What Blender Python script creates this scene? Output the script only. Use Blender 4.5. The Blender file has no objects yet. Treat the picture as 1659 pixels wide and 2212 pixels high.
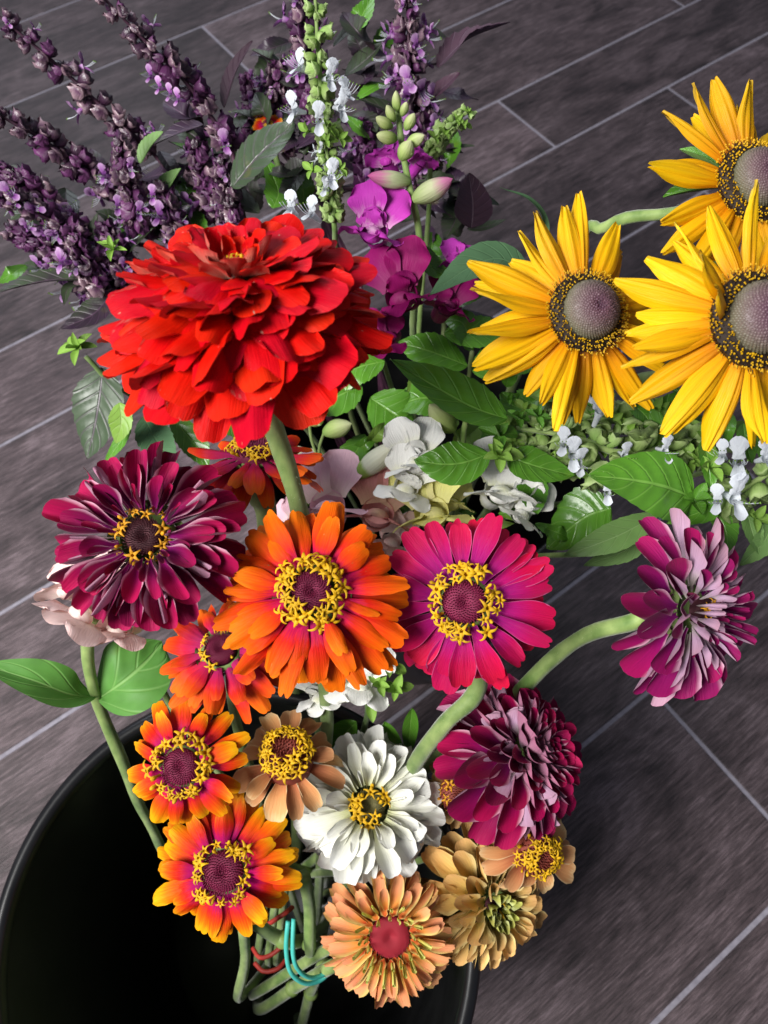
import bpy, math, random
from mathutils import Vector, Matrix, noise
R = math.radians
rnd = random.Random(11)

# ------------------------------------------------------------------ camera
# Phone held 0.91 m above the tiled floor, looking down 62.5 degrees.
CAM = Vector((0, 0, 0.91)); PITCH = R(62.5); FPX = 1700.0
FW = Vector((0, math.cos(PITCH), -math.sin(PITCH))); UP = Vector((0, math.sin(PITCH), math.cos(PITCH))); RT = Vector((1, 0, 0))
sc = bpy.context.scene
cd = bpy.data.cameras.new('camera'); cam = bpy.data.objects.new('camera', cd); sc.collection.objects.link(cam)
cam.location = CAM; cam.rotation_euler = (math.pi / 2 - PITCH, 0, 0)
cd.sensor_fit = 'VERTICAL'; cd.sensor_height = 36; cd.lens = 36 * FPX / 2212; cd.clip_start = 0.01; cd.clip_end = 50
cd.dof.use_dof = True; cd.dof.focus_distance = 0.41; cd.dof.aperture_fstop = 13.0
sc.camera = cam
# ------------------------------------------------------------------ light: room with a window on the left, dim bounce
w = bpy.data.worlds.new('World'); sc.world = w; w.use_nodes = True
w.node_tree.nodes['Background'].inputs[0].default_value = (0.62, 0.68, 0.85, 1)
w.node_tree.nodes['Background'].inputs[1].default_value = 0.17
def area(name, loc, target, size, power, col):
    ld = bpy.data.lights.new(name, 'AREA'); ld.shape = 'RECTANGLE'; ld.size, ld.size_y = size; ld.energy = power; ld.color = col
    o = bpy.data.objects.new(name, ld); sc.collection.objects.link(o); o.location = loc
    o.rotation_euler = (Vector(target) - Vector(loc)).to_track_quat('-Z', 'Y').to_euler(); return o
area('window_light', (-1.05, -0.50, 1.85), (0, 0.15, 0.45), (0.75, 0.85), 54, (1.0, 0.98, 0.955))
area('far_window_light', (-1.0, 2.2, 1.7), (0, 0.3, 0.3), (1.4, 1.2), 15, (0.86, 0.90, 1.0))
sc.view_settings.view_transform = 'Standard'; sc.view_settings.look = 'None'; sc.view_settings.gamma = 1.0
sc.view_settings.exposure = 0.30; sc.view_settings.use_curve_mapping = False
sc.render.engine = 'CYCLES'; sc.cycles.use_denoising = True; sc.cycles.max_bounces = 8; sc.cycles.transmission_bounces = 4

# ------------------------------------------------------------------ helpers
COL = sc.collection
def at(x, y, d): return CAM + d * (FW + RT * ((x - 829.5) / FPX) - UP * ((y - 1106) / FPX))   # point d metres deep on the view axis
def nrm(tx, ty): return (RT * tx + UP * ty - FW).normalized()
def lerp(a, b, t): return a + (b - a) * t
def sstep(a, b, x):
    t = max(0., min(1., (x - a) / (b - a))); return t * t * (3 - 2 * t)
class MB:
    def __init__(s): s.v = []; s.f = []; s.uv = []; s.m = []
    def add(s, v, f, uv=None, mat=0, M=None):
        b = len(s.v)
        s.v += [(M @ Vector(p)) if M else Vector(p) for p in v]
        s.uv += uv if uv else [(0, 0)] * len(v)
        s.f += [[b + i for i in q] for q in f]; s.m += [mat] * len(f)
        return s
    def mesh(s, name, mats, smooth=True, off=None):
        me = bpy.data.meshes.new(name)
        me.from_pydata([(p - off) if off else p for p in s.v], [], s.f)
        ul = me.uv_layers.new(name='UVMap')
        li = [0] * len(me.loops); me.loops.foreach_get('vertex_index', li)
        ul.data.foreach_set('uv', [c for i in li for c in s.uv[i]])
        me.polygons.foreach_set('material_index', s.m)
        me.polygons.foreach_set('use_smooth', [smooth] * len(s.f))
        for m in mats: me.materials.append(m)
        me.update(); return me
WM = {}
def thing(name, loc, label, cat, group=None):
    o = bpy.data.objects.new(name, None); o.empty_display_size = .01; COL.objects.link(o); o.location = loc
    o['label'] = label; o['category'] = cat
    if group: o['group'] = group
    WM[o.name] = Matrix.Translation(loc); return o
def part(parent, name, me, M, label=None, kind=None):
    o = bpy.data.objects.new(name, me); COL.objects.link(o)
    if parent: o.parent = parent; o.matrix_local = WM[parent.name].inverted() @ M
    else: o.matrix_local = M
    WM[o.name] = M
    if label: o['label'] = label
    if kind: o['kind'] = kind
    return o
def wpart(parent, name, mb, mats, smooth=True, label=None, kind=None):     # geometry given in world space
    root = WM[parent.name].to_translation()
    return part(parent, name, mb.mesh(name, mats, smooth, root), Matrix.Translation(root), label, kind)
def frame(X, Zh):                                        # orthonormal frame, X kept, Z near Zh
    X = X.normalized(); Y = Zh.cross(X)
    if Y.length < 1e-5: Y = Vector((.3, .8, .5)).cross(X)
    Y.normalize(); Z = X.cross(Y); return X, Y, Z
def mat4(X, Y, Z, o, sx=1, sy=1, sz=1):
    return Matrix(((X[0]*sx, Y[0]*sy, Z[0]*sz, o[0]), (X[1]*sx, Y[1]*sy, Z[1]*sz, o[1]), (X[2]*sx, Y[2]*sy, Z[2]*sz, o[2]), (0, 0, 0, 1)))
def catmull(P, n):
    P = [Vector(p) for p in P]
    if len(P) == 2: return [P[0].lerp(P[1], i / (n - 1)) for i in range(n)]
    Q = [2 * P[0] - P[1]] + P + [2 * P[-1] - P[-2]]; out = []
    for i in range(n):
        s = i / (n - 1) * (len(P) - 1); k = min(int(s), len(P) - 2); t = s - k
        a, b, c, d = Q[k:k + 4]
        out.append(.5 * (2*b + (c - a)*t + (2*a - 5*b + 4*c - d)*t*t + (3*b - a - 3*c + d)*t**3))
    return out
def tube(P, rad, n=9, mat=0, cap=True, mb=None, seg=None):
    mb = mb or MB(); C = catmull(P, seg or max(4, 6 * (len(P) - 1) + 1)); m = len(C)
    T = [(C[min(i+1, m-1)] - C[max(i-1, 0)]).normalized() for i in range(m)]
    A = T[0].orthogonal().normalized(); v = []; uv = []; f = []
    for i in range(m):
        A = (A - T[i] * A.dot(T[i])).normalized(); B = T[i].cross(A); u = i / (m - 1)
        r = rad(u) if callable(rad) else rad
        for k in range(n):
            a = 2 * math.pi * k / n
            v.append(C[i] + (A * math.cos(a) + B * math.sin(a)) * r * (1 + .05 * math.cos(5 * a) + .03 * math.sin(i * 1.3 + 2 * a))); uv.append((u, k / n))
    for i in range(m - 1):
        for k in range(n): f.append([i*n + k, i*n + (k+1) % n, (i+1)*n + (k+1) % n, (i+1)*n + k])
    if cap: f.append(list(range(n))[::-1]); f.append([(m-1)*n + k for k in range(n)])
    return mb.add(v, f, uv, mat)
def lathe(prof, n=48, mb=None, mat=0, M=None):           # prof: (radius, height) pairs
    mb = mb or MB(); v = []; f = []; uv = []; m = len(prof)
    for i, (r, z) in enumerate(prof):
        for k in range(n):
            a = 2 * math.pi * k / n; v.append((r * math.cos(a), r * math.sin(a), z)); uv.append((i / (m - 1), k / n))
    for i in range(m - 1):
        for k in range(n): f.append([i*n + k, i*n + (k+1) % n, (i+1)*n + (k+1) % n, (i+1)*n + k])
    return mb.add(v, f, uv, mat, M)

# ------------------------------------------------------------------ materials
def nodes(name):
    m = bpy.data.materials.new(name); m.use_nodes = True; nt = m.node_tree; nt.nodes.clear()
    out = nt.nodes.new('ShaderNodeOutputMaterial')
    def N(t, **k):
        n = nt.nodes.new('ShaderNode' + t)
        for a, b in k.items(): setattr(n, a, b)
        return n
    def L(a, b): nt.links.new(a, b)
    return m, N, L, out
def math_(N, L, op, a, b=None, c=None):
    n = N('Math', operation=op)
    for i, x in enumerate((a, b, c)):
        if x is None: continue
        if isinstance(x, (int, float)): n.inputs[i].default_value = x
        else: L(x, n.inputs[i])
    return n.outputs[0]
def ramp(N, L, fac, stops):
    n = N('ValToRGB'); e = n.color_ramp.elements
    while len(e) < len(stops): e.new(.5)
    for q, (p, c) in zip(e, stops): q.position = p; q.color = (*c, 1)
    L(fac, n.inputs[0]); return n.outputs[0]
def mixc(N, L, fac, a, b, blend='MIX'):
    n = N('Mix', data_type='RGBA', blend_type=blend)
    if isinstance(fac, (int, float)): n.inputs[0].default_value = fac
    else: L(fac, n.inputs[0])
    for i, x in ((6, a), (7, b)):
        if isinstance(x, tuple): n.inputs[i].default_value = (*x, 1)
        else: L(x, n.inputs[i])
    return n.outputs[2]
def finish(N, L, out, col, rough, trans=0., bump=None, bstr=.3, spec=.3, sheen=0., coat=0., dist=.001):
    p = N('BsdfPrincipled'); L(col, p.inputs['Base Color']) if not isinstance(col, tuple) else setattr(p.inputs['Base Color'], 'default_value', (*col, 1))
    if isinstance(rough, (int, float)): p.inputs['Roughness'].default_value = rough
    else: L(rough, p.inputs['Roughness'])
    p.inputs['Specular IOR Level'].default_value = spec; p.inputs['Sheen Weight'].default_value = sheen; p.inputs['Coat Weight'].default_value = coat
    if bump is not None:
        b = N('Bump'); b.inputs['Strength'].default_value = bstr; b.inputs['Distance'].default_value = dist; L(bump, b.inputs['Height']); L(b.outputs[0], p.inputs['Normal'])
    if trans > 0:
        t = N('BsdfTranslucent'); L(col, t.inputs[0]) if not isinstance(col, tuple) else setattr(t.inputs[0], 'default_value', (*col, 1))
        mx = N('MixShader'); mx.inputs[0].default_value = trans; L(p.outputs[0], mx.inputs[1]); L(t.outputs[0], mx.inputs[2]); L(mx.outputs[0], out.inputs[0])
    else: L(p.outputs[0], out.inputs[0])
def petal_mat(name, stops, wob=.25, edge=None, trans=.22, rough=.5, var=.16, streak=.25, sheen=.0, spec=.14, hue=.006, blemish=None):
    m, N, L, out = nodes(name)
    uv = N('UVMap').outputs[0]; s = N('SeparateXYZ'); L(uv, s.inputs[0]); u, v = s.outputs[0], s.outputs[1]
    oi = N('ObjectInfo').outputs['Random']
    c = N('CombineXYZ'); L(math_(N, L, 'MULTIPLY', u, 1.6), c.inputs[0]); L(math_(N, L, 'MULTIPLY', v, 17.), c.inputs[1]); L(math_(N, L, 'MULTIPLY', oi, 60.), c.inputs[2])
    nz = N('TexNoise'); nz.inputs['Scale'].default_value = 1.; nz.inputs['Detail'].default_value = 3.; L(c.outputs[0], nz.inputs[0])
    fac = math_(N, L, 'ADD', u, math_(N, L, 'MULTIPLY', math_(N, L, 'SUBTRACT', nz.outputs[0], .5), wob))
    fac = math_(N, L, 'ADD', fac, math_(N, L, 'MULTIPLY', math_(N, L, 'SUBTRACT', oi, .5), wob * .5))
    col = ramp(N, L, fac, stops)
    if edge:
        d = math_(N, L, 'MULTIPLY', math_(N, L, 'ABSOLUTE', math_(N, L, 'SUBTRACT', v, .5)), 2.)
        mr = N('MapRange', interpolation_type='SMOOTHSTEP'); mr.inputs[1].default_value = edge[1]; mr.inputs[2].default_value = 1.; L(d, mr.inputs[0])
        col = mixc(N, L, mr.outputs[0], col, edge[0])
    c2 = N('CombineXYZ'); L(math_(N, L, 'MULTIPLY', u, 2.5), c2.inputs[0]); L(math_(N, L, 'MULTIPLY', v, 42.), c2.inputs[1]); L(math_(N, L, 'MULTIPLY', oi, 31.), c2.inputs[2])
    n2 = N('TexNoise'); n2.inputs['Scale'].default_value = 1.; n2.inputs['Detail'].default_value = 2.; L(c2.outputs[0], n2.inputs[0])
    hs = N('HueSaturation'); L(col, hs.inputs['Color'])
    val = math_(N, L, 'ADD', 1. - var / 2 - streak * .5, math_(N, L, 'ADD', math_(N, L, 'MULTIPLY', oi, var), math_(N, L, 'MULTIPLY', n2.outputs[0], streak)))
    L(val, hs.inputs['Value']); L(math_(N, L, 'ADD', .5 - hue, math_(N, L, 'MULTIPLY', oi, 2 * hue)), hs.inputs['Hue'])
    col = hs.outputs[0]
    if blemish:
        tc = N('TexCoord').outputs['Object']; n3 = N('TexNoise'); n3.inputs['Scale'].default_value = 6.5; n3.inputs['Detail'].default_value = 4.; L(tc, n3.inputs[0])
        n3.noise_dimensions = '4D'; L(math_(N, L, 'MULTIPLY', oi, 40.), n3.inputs['W'])
        mr = N('MapRange'); mr.inputs[1].default_value = .70; mr.inputs[2].default_value = .73; L(n3.outputs[0], mr.inputs[0]); col = mixc(N, L, mr.outputs[0], col, blemish)
    finish(N, L, out, col, rough, trans, n2.outputs[0], .5, spec, sheen)
    return m
def leaf_mat(name, base, vein, dark=.75, rough=.38, trans=.12, nv=7., veinw=.10, spec=.5, purple=None, bstr=.5):
    m, N, L, out = nodes(name)
    uv = N('UVMap').outputs[0]; s = N('SeparateXYZ'); L(uv, s.inputs[0]); u, v = s.outputs[0], s.outputs[1]
    a = math_(N, L, 'MULTIPLY', math_(N, L, 'ABSOLUTE', math_(N, L, 'SUBTRACT', v, .5)), 2.)
    ph = math_(N, L, 'FRACT', math_(N, L, 'SUBTRACT', math_(N, L, 'MULTIPLY', u, nv), math_(N, L, 'MULTIPLY', a, 1.5)))
    dv = math_(N, L, 'ABSOLUTE', math_(N, L, 'SUBTRACT', ph, .5))
    side = N('MapRange', interpolation_type='SMOOTHSTEP'); side.inputs[1].default_value = veinw; side.inputs[2].default_value = 0.; L(dv, side.inputs[0])
    mid = N('MapRange', interpolation_type='SMOOTHSTEP'); mid.inputs[1].default_value = .07; mid.inputs[2].default_value = .02; L(a, mid.inputs[0])
    vm = math_(N, L, 'MAXIMUM', math_(N, L, 'MULTIPLY', side.outputs[0], .55), mid.outputs[0])
    oi = N('ObjectInfo').outputs['Random']; tc = N('TexCoord').outputs['Object']
    nz = N('TexNoise'); nz.inputs['Scale'].default_value = 90.; nz.inputs['Detail'].default_value = 4.; L(tc, nz.inputs[0])
    b2 = tuple(c * dark for c in base)
    col = mixc(N, L, nz.outputs[0], b2, tuple(min(1, c * 1.25) for c in base))
    if purple:
        n4 = N('TexNoise'); n4.inputs['Scale'].default_value = 28.; n4.inputs['Detail'].default_value = 3.; L(tc, n4.inputs[0])
        mr = N('MapRange', interpolation_type='SMOOTHSTEP'); mr.inputs[1].default_value = .35; mr.inputs[2].default_value = .65; L(math_(N, L, 'ADD', n4.outputs[0], math_(N, L, 'MULTIPLY', math_(N, L, 'SUBTRACT', oi, .5), .5)), mr.inputs[0])
        col = mixc(N, L, mr.outputs[0], col, purple)
    col = mixc(N, L, math_(N, L, 'MULTIPLY', vm, .6), col, vein)
    n5 = N('TexNoise'); n5.inputs['Scale'].default_value = 38.; n5.inputs['Detail'].default_value = 5.; L(tc, n5.inputs[0])
    mb_ = N('MapRange'); mb_.inputs[1].default_value = .66; mb_.inputs[2].default_value = .74; mb_.inputs[4].default_value = .6; L(n5.outputs[0], mb_.inputs[0])
    col = mixc(N, L, mb_.outputs[0], col, tuple(c * .6 + q for c, q in zip(base, (.10, .07, .01))))
    hs = N('HueSaturation'); L(col, hs.inputs['Color']); L(math_(N, L, 'ADD', .75, math_(N, L, 'MULTIPLY', oi, .5)), hs.inputs['Value'])
    bm = math_(N, L, 'SUBTRACT', math_(N, L, 'MULTIPLY', nz.outputs[0], .4), vm)
    finish(N, L, out, hs.outputs[0], rough, trans, bm, bstr, spec)
    return m
def noise_mat(name, a, b, scale=60., rough=.5, stretch=(1, 1, 1), trans=0., bstr=.3, spec=.4, coord='Object', sheen=0.):
    m, N, L, out = nodes(name)
    tc = N('TexCoord').outputs[coord]; mp = N('Mapping'); mp.inputs['Scale'].default_value = stretch; L(tc, mp.inputs[0])
    nz = N('TexNoise'); nz.inputs['Scale'].default_value = scale; nz.inputs['Detail'].default_value = 4.; L(mp.outputs[0], nz.inputs[0])
    oi = N('ObjectInfo').outputs['Random']
    col = ramp(N, L, nz.outputs[0], [(.3, a), (.7, b)])
    hs = N('HueSaturation'); L(col, hs.inputs['Color']); L(math_(N, L, 'ADD', .82, math_(N, L, 'MULTIPLY', oi, .36)), hs.inputs['Value'])
    finish(N, L, out, hs.outputs[0], rough, trans, nz.outputs[0], bstr, spec, sheen)
    return m
def wood_mat():
    m, N, L, out = nodes('wood_look_tile')
    tc = N('TexCoord').outputs['Object']; oi = N('ObjectInfo').outputs['Random']
    cx = N('CombineXYZ'); L(math_(N, L, 'MULTIPLY', oi, 37.), cx.inputs[0]); L(math_(N, L, 'MULTIPLY', oi, 11.), cx.inputs[1])
    ad = N('VectorMath', operation='ADD'); L(tc, ad.inputs[0]); L(cx.outputs[0], ad.inputs[1])
    def nz(sc_, stretch, det=5., rough=.6, dist=0.):
        mp = N('Mapping'); mp.inputs['Scale'].default_value = stretch; L(ad.outputs[0], mp.inputs[0])
        n = N('TexNoise'); n.inputs['Scale'].default_value = sc_; n.inputs['Detail'].default_value = det; n.inputs['Roughness'].default_value = rough; n.inputs['Distortion'].default_value = dist; L(mp.outputs[0], n.inputs[0]); return n.outputs[0]
    grain = nz(14., (1., 16., 1.), 7., .7, .8)
    fine = nz(120., (.35, 6., 1.), 6., .8, .5)
    cloud = nz(7., (1., 2.2, 1.), 3., .55, 1.2)
    g = math_(N, L, 'ADD', math_(N, L, 'MULTIPLY', grain, .50), math_(N, L, 'MULTIPLY', fine, .42))
    g = math_(N, L, 'ADD', g, math_(N, L, 'MULTIPLY', cloud, .45))
    col = ramp(N, L, g, [(.48, (.009, .0065, .007)), (.59, (.032, .0235, .0245)), (.70, (.078, .059, .061)), (.84, (.17, .135, .142))])
    col = mixc(N, L, 1., col, (1.08, 1.02, 1.05), 'MULTIPLY')
    fr_ = N('MapRange'); fr_.inputs[1].default_value = .38; fr_.inputs[2].default_value = .62; fr_.inputs[3].default_value = .62; fr_.inputs[4].default_value = 1.35; L(fine, fr_.inputs[0])
    vm_ = N('VectorMath', operation='SCALE'); L(col, vm_.inputs[0]); L(fr_.outputs[0], vm_.inputs['Scale']); col = vm_.outputs[0]
    hs = N('HueSaturation'); L(col, hs.inputs['Color']); L(math_(N, L, 'ADD', .62, math_(N, L, 'MULTIPLY', oi, .62)), hs.inputs['Value'])
    ro = N('MapRange'); ro.inputs[3].default_value = .36; ro.inputs[4].default_value = .56; L(fine, ro.inputs[0])
    finish(N, L, out, hs.outputs[0], ro.outputs[0], 0., fine, .6, .5, dist=.0015)
    return m

M_plank = wood_mat()
M_grout = noise_mat('grout', (.22, .205, .24), (.31, .29, .335), 160., .85)
M_bucket = noise_mat('black_plastic', (.004, .004, .0046), (.011, .011, .012), 30., .30, bstr=.10, spec=.5)
M_stem = noise_mat('stem_green', (.10, .19, .035), (.33, .44, .14), 95., .6, (1, 1, .45), .05, .7, sheen=.3)
M_stem_d = noise_mat('stem_olive', (.06, .10, .03), (.22, .27, .10), 95., .55, (1, 1, .35), 0., .3, sheen=.03)
M_stem_p = noise_mat('stem_purple', (.030, .010, .022), (.075, .025, .05), 60., .5)
M_hair = noise_mat('stem_hair', (.55, .65, .45), (.7, .75, .6), 40., .6)
M_leaf = leaf_mat('basil_leaf', (.095, .265, .024), (.24, .48, .09), nv=6., rough=.27)
M_leaf_u = leaf_mat('basil_leaf_underside', (.16, .30, .08), (.28, .44, .16), rough=.55, nv=6.)
M_leaf_l = leaf_mat('young_leaf', (.26, .46, .07), (.36, .52, .14), rough=.45, trans=.25, nv=5.)
M_zleaf = leaf_mat('zinnia_leaf', (.075, .21, .035), (.22, .40, .12), rough=.55, nv=3., spec=.3)
M_rleaf = leaf_mat('rudbeckia_leaf', (.075, .16, .075), (.11, .22, .10), rough=.75, nv=9., spec=.2)
M_ploaf = leaf_mat('purple_basil_leaf', (.050, .075, .035), (.13, .07, .12), rough=.42, purple=(.040, .020, .042), nv=7.)
M_pleaf_u = leaf_mat('purple_leaf_underside', (.055, .022, .04), (.09, .05, .08), rough=.55, nv=7.)
M_pgreen = leaf_mat('purple_green_leaf', (.055, .085, .045), (.12, .075, .12), rough=.36, nv=6., veinw=.16)
M_yellow = noise_mat('floret_yellow', (.60, .33, .003), (.86, .52, .008), 300., .5, trans=.15)
M_orangey = noise_mat('floret_amber', (.55, .24, .008), (.80, .40, .012), 300., .5, trans=.1)
M_disc = noise_mat('disc_crimson', (.12, .007, .034), (.27, .018, .075), 350., .6)
M_discd = noise_mat('disc_dark', (.035, .008, .012), (.10, .02, .03), 350., .6)
M_discr = noise_mat('disc_red', (.26, .008, .03), (.50, .03, .045), 350., .55)
M_discb = noise_mat('disc_brick', (.18, .028, .022), (.34, .07, .04), 350., .6)
M_cal = noise_mat('zinnia_bract', (.13, .22, .05), (.28, .38, .12), 90., .5)
M_cone = petal_mat('cone_taupe', [(0., (.05, .015, .035)), (.12, (.11, .05, .075)), (.45, (.14, .088, .092)), (.75, (.16, .135, .10)), (1., (.12, .12, .06))], .25, trans=0., rough=.45, streak=.7, spec=.4, var=.1)
M_black = noise_mat('anther_black', (.010, .006, .004), (.035, .018, .008), 200., .6)
# petals: base to tip
M_red = petal_mat('red_petal', [(0., (.66, .02, .002)), (.3, (.68, .003, .003)), (.8, (.64, .0015, .006)), (1., (.72, .005, .004))], .35, trans=.18, var=.32, blemish=(.55, .30, .22), hue=.004)
M_red_u = petal_mat('red_petal_underside', [(0., (.62, .38, .28)), (.5, (.58, .22, .16)), (1., (.60, .05, .04))], .3, trans=.15)
M_burg = petal_mat('burgundy_petal', [(0., (.26, .004, .17)), (.4, (.20, .002, .075)), (.8, (.29, .002, .06)), (1., (.36, .004, .07))], .3, edge=((.66, .34, .45), .80), trans=.12, var=.5, sheen=.03)
M_burg_u = petal_mat('burgundy_petal_underside', [(0., (.55, .50, .42)), (.5, (.52, .33, .42)), (1., (.45, .20, .30))], .4, trans=.1)
M_wine_u = petal_mat('wine_petal_underside', [(0., (.50, .42, .42)), (.4, (.48, .24, .34)), (1., (.44, .16, .26))], .5, trans=.1, var=.6)
M_mag = petal_mat('magenta_petal', [(0., (.30, .006, .22)), (.5, (.26, .004, .11)), (1., (.33, .006, .10))], .3, edge=((.64, .34, .46), .80), trans=.12, var=.45, sheen=.03)
M_mag_u = petal_mat('magenta_petal_underside', [(0., (.62, .58, .50)), (.5, (.56, .36, .52)), (1., (.50, .28, .38))], .4, trans=.1)
M_crim = petal_mat('crimson_petal', [(0., (.22, .003, .15)), (.35, (.42, .003, .15)), (.65, (.50, .002, .075)), (1., (.54, .004, .055))], .28, edge=((.62, .10, .26), .93), trans=.15, var=.3, sheen=.03)
M_crim_u = petal_mat('crimson_petal_underside', [(0., (.55, .25, .42)), (1., (.55, .12, .30))], .3, trans=.1)
M_oran = petal_mat('orange_petal', [(0., (.44, .004, .10)), (.20, (.56, .006, .06)), (.36, (.72, .025, .008)), (.58, (.80, .065, .003)), (.8, (.83, .11, .002)), (1., (.85, .16, .003))], .38, trans=.15, var=.3, streak=.35, blemish=(.50, .18, .06))
M_oran_u = petal_mat('orange_petal_underside', [(0., (.60, .16, .20)), (1., (.70, .22, .03))], .3, trans=.15)
M_rora = petal_mat('red_orange_petal', [(0., (.46, .02, .14)), (.4, (.62, .015, .05)), (.7, (.76, .05, .006)), (1., (.80, .12, .006))], .35, trans=.15, var=.3)
M_rora_u = petal_mat('red_orange_petal_underside', [(0., (.55, .28, .34)), (1., (.60, .10, .08))], .3, trans=.12)
M_flam = petal_mat('flame_petal', [(0., (.32, .003, .12)), (.20, (.52, .004, .11)), (.36, (.68, .016, .02)), (.58, (.80, .07, .003)), (.76, (.84, .17, .003)), (.90, (.88, .33, .004)), (1., (.89, .40, .005))], .32, trans=.15, var=.2, streak=.3)
M_flam_u = petal_mat('flame_petal_underside', [(0., (.60, .22, .16)), (1., (.80, .34, .03))], .3, trans=.15)
M_peach = petal_mat('peach_petal', [(0., (.42, .10, .045)), (.5, (.62, .26, .10)), (.85, (.68, .34, .14)), (1., (.74, .48, .24))], .35, edge=((.76, .55, .30), .86), trans=.15, var=.3)
M_peach_u = petal_mat('peach_petal_underside', [(0., (.5, .3, .14)), (1., (.72, .46, .22))], .3, trans=.15)
M_whit = petal_mat('white_petal', [(0., (.58, .60, .30)), (.3, (.76, .76, .62)), (1., (.91, .91, .86))], .3, trans=.14, var=.10, streak=.16, rough=.5, hue=0)
M_lime = petal_mat('apricot_petal', [(0., (.66, .10, .02)), (.35, (.78, .30, .06)), (.7, (.80, .30, .13)), (1., (.80, .36, .17))], .35, edge=((.86, .66, .22), .45), trans=.15, var=.3)
M_lime_u = petal_mat('apricot_petal_underside', [(0., (.76, .68, .16)), (1., (.78, .42, .16))], .3, trans=.15)
M_limei = petal_mat('lime_tube_petal', [(0., (.74, .50, .06)), (.5, (.82, .74, .16)), (1., (.84, .86, .26))], .3, trans=.15)
M_oliv = petal_mat('olive_petal', [(0., (.34, .28, .05)), (.4, (.60, .40, .11)), (1., (.74, .43, .16))], .4, edge=((.78, .62, .26), .66), trans=.12, var=.5)
M_olivi = petal_mat('olive_green_petal', [(0., (.20, .20, .02)), (1., (.52, .52, .13))], .4, edge=((.62, .66, .28), .6), trans=.12)
M_brown = petal_mat('brown_petal', [(0., (.18, .07, .02)), (1., (.36, .22, .09))], .4, edge=((.55, .45, .22), .75), trans=.1)
M_rud = petal_mat('rudbeckia_petal', [(0., (.70, .20, .001)), (.25, (.86, .37, .001)), (.55, (.90, .48, .0015)), (1., (.92, .56, .003))], .35, trans=.22, var=.26, streak=.4, spec=.3)
M_rud_u = petal_mat('rudbeckia_petal_underside', [(0., (.70, .40, .02)), (1., (.82, .56, .06))], .3, trans=.2)
def snap(name, a, b): return petal_mat(name, [(0., a), (.4, b), (1., b)], .35, trans=.14, var=.12, streak=.18, hue=.004)
M_smag = snap('snapdragon_magenta', (.70, .40, .60), (.50, .045, .42)); M_sdark = snap('snapdragon_wine', (.32, .05, .16), (.26, .007, .11))
M_swhi = snap('snapdragon_white', (.92, .93, .66), (.96, .96, .91)); M_syel = snap('snapdragon_yellow', (.93, .88, .40), (.96, .92, .32))
M_spin = snap('snapdragon_pink', (.95, .80, .72), (.95, .62, .72)); M_sdus = snap('snapdragon_dusty_rose', (.80, .54, .36), (.84, .38, .36))
M_spea = snap('snapdragon_peach', (.97, .82, .72), (.97, .70, .66)); M_sbei = snap('snapdragon_beige', (.80, .72, .44), (.86, .78, .55))
M_bud = petal_mat('green_bud', [(0., (.22, .36, .08)), (.5, (.42, .52, .18)), (1., (.62, .66, .36))], .3, trans=.2)
M_budw = petal_mat('white_bud', [(0., (.20, .36, .06)), (.22, (.30, .46, .10)), (.30, (.70, .74, .58)), (1., (.74, .72, .58))], .1, trans=.2)
M_budp = petal_mat('pink_tipped_bud', [(0., (.30, .42, .14)), (.5, (.56, .60, .36)), (.75, (.58, .22, .36)), (1., (.52, .10, .30))], .3, trans=.2)
M_cp = petal_mat('purple_calyx', [(0., (.045, .014, .040)), (.5, (.10, .045, .085)), (1., (.30, .20, .23))], .5, trans=.12, var=.9, rough=.26, spec=.7)
M_cpd = petal_mat('dark_calyx', [(0., (.045, .010, .040)), (1., (.13, .035, .12))], .5, trans=.1, var=.7, rough=.4, spec=.5)
M_cg = petal_mat('green_calyx', [(0., (.22, .38, .08)), (.6, (.38, .54, .18)), (1., (.52, .64, .30))], .4, trans=.25, var=.35, rough=.42)
M_bfw = petal_mat('white_corolla', [(0., (.70, .74, .78)), (1., (.80, .84, .90))], .2, trans=.25)
M_bfp = petal_mat('lilac_corolla', [(0., (.22, .06, .28)), (.5, (.40, .14, .46)), (1., (.62, .40, .64))], .4, trans=.25, var=.4)
M_teal = noise_mat('teal_rubber', (.05, .42, .36), (.09, .52, .45), 120., .5)
M_redr = noise_mat('red_rubber', (.42, .03, .025), (.55, .06, .045), 120., .5)

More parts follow.
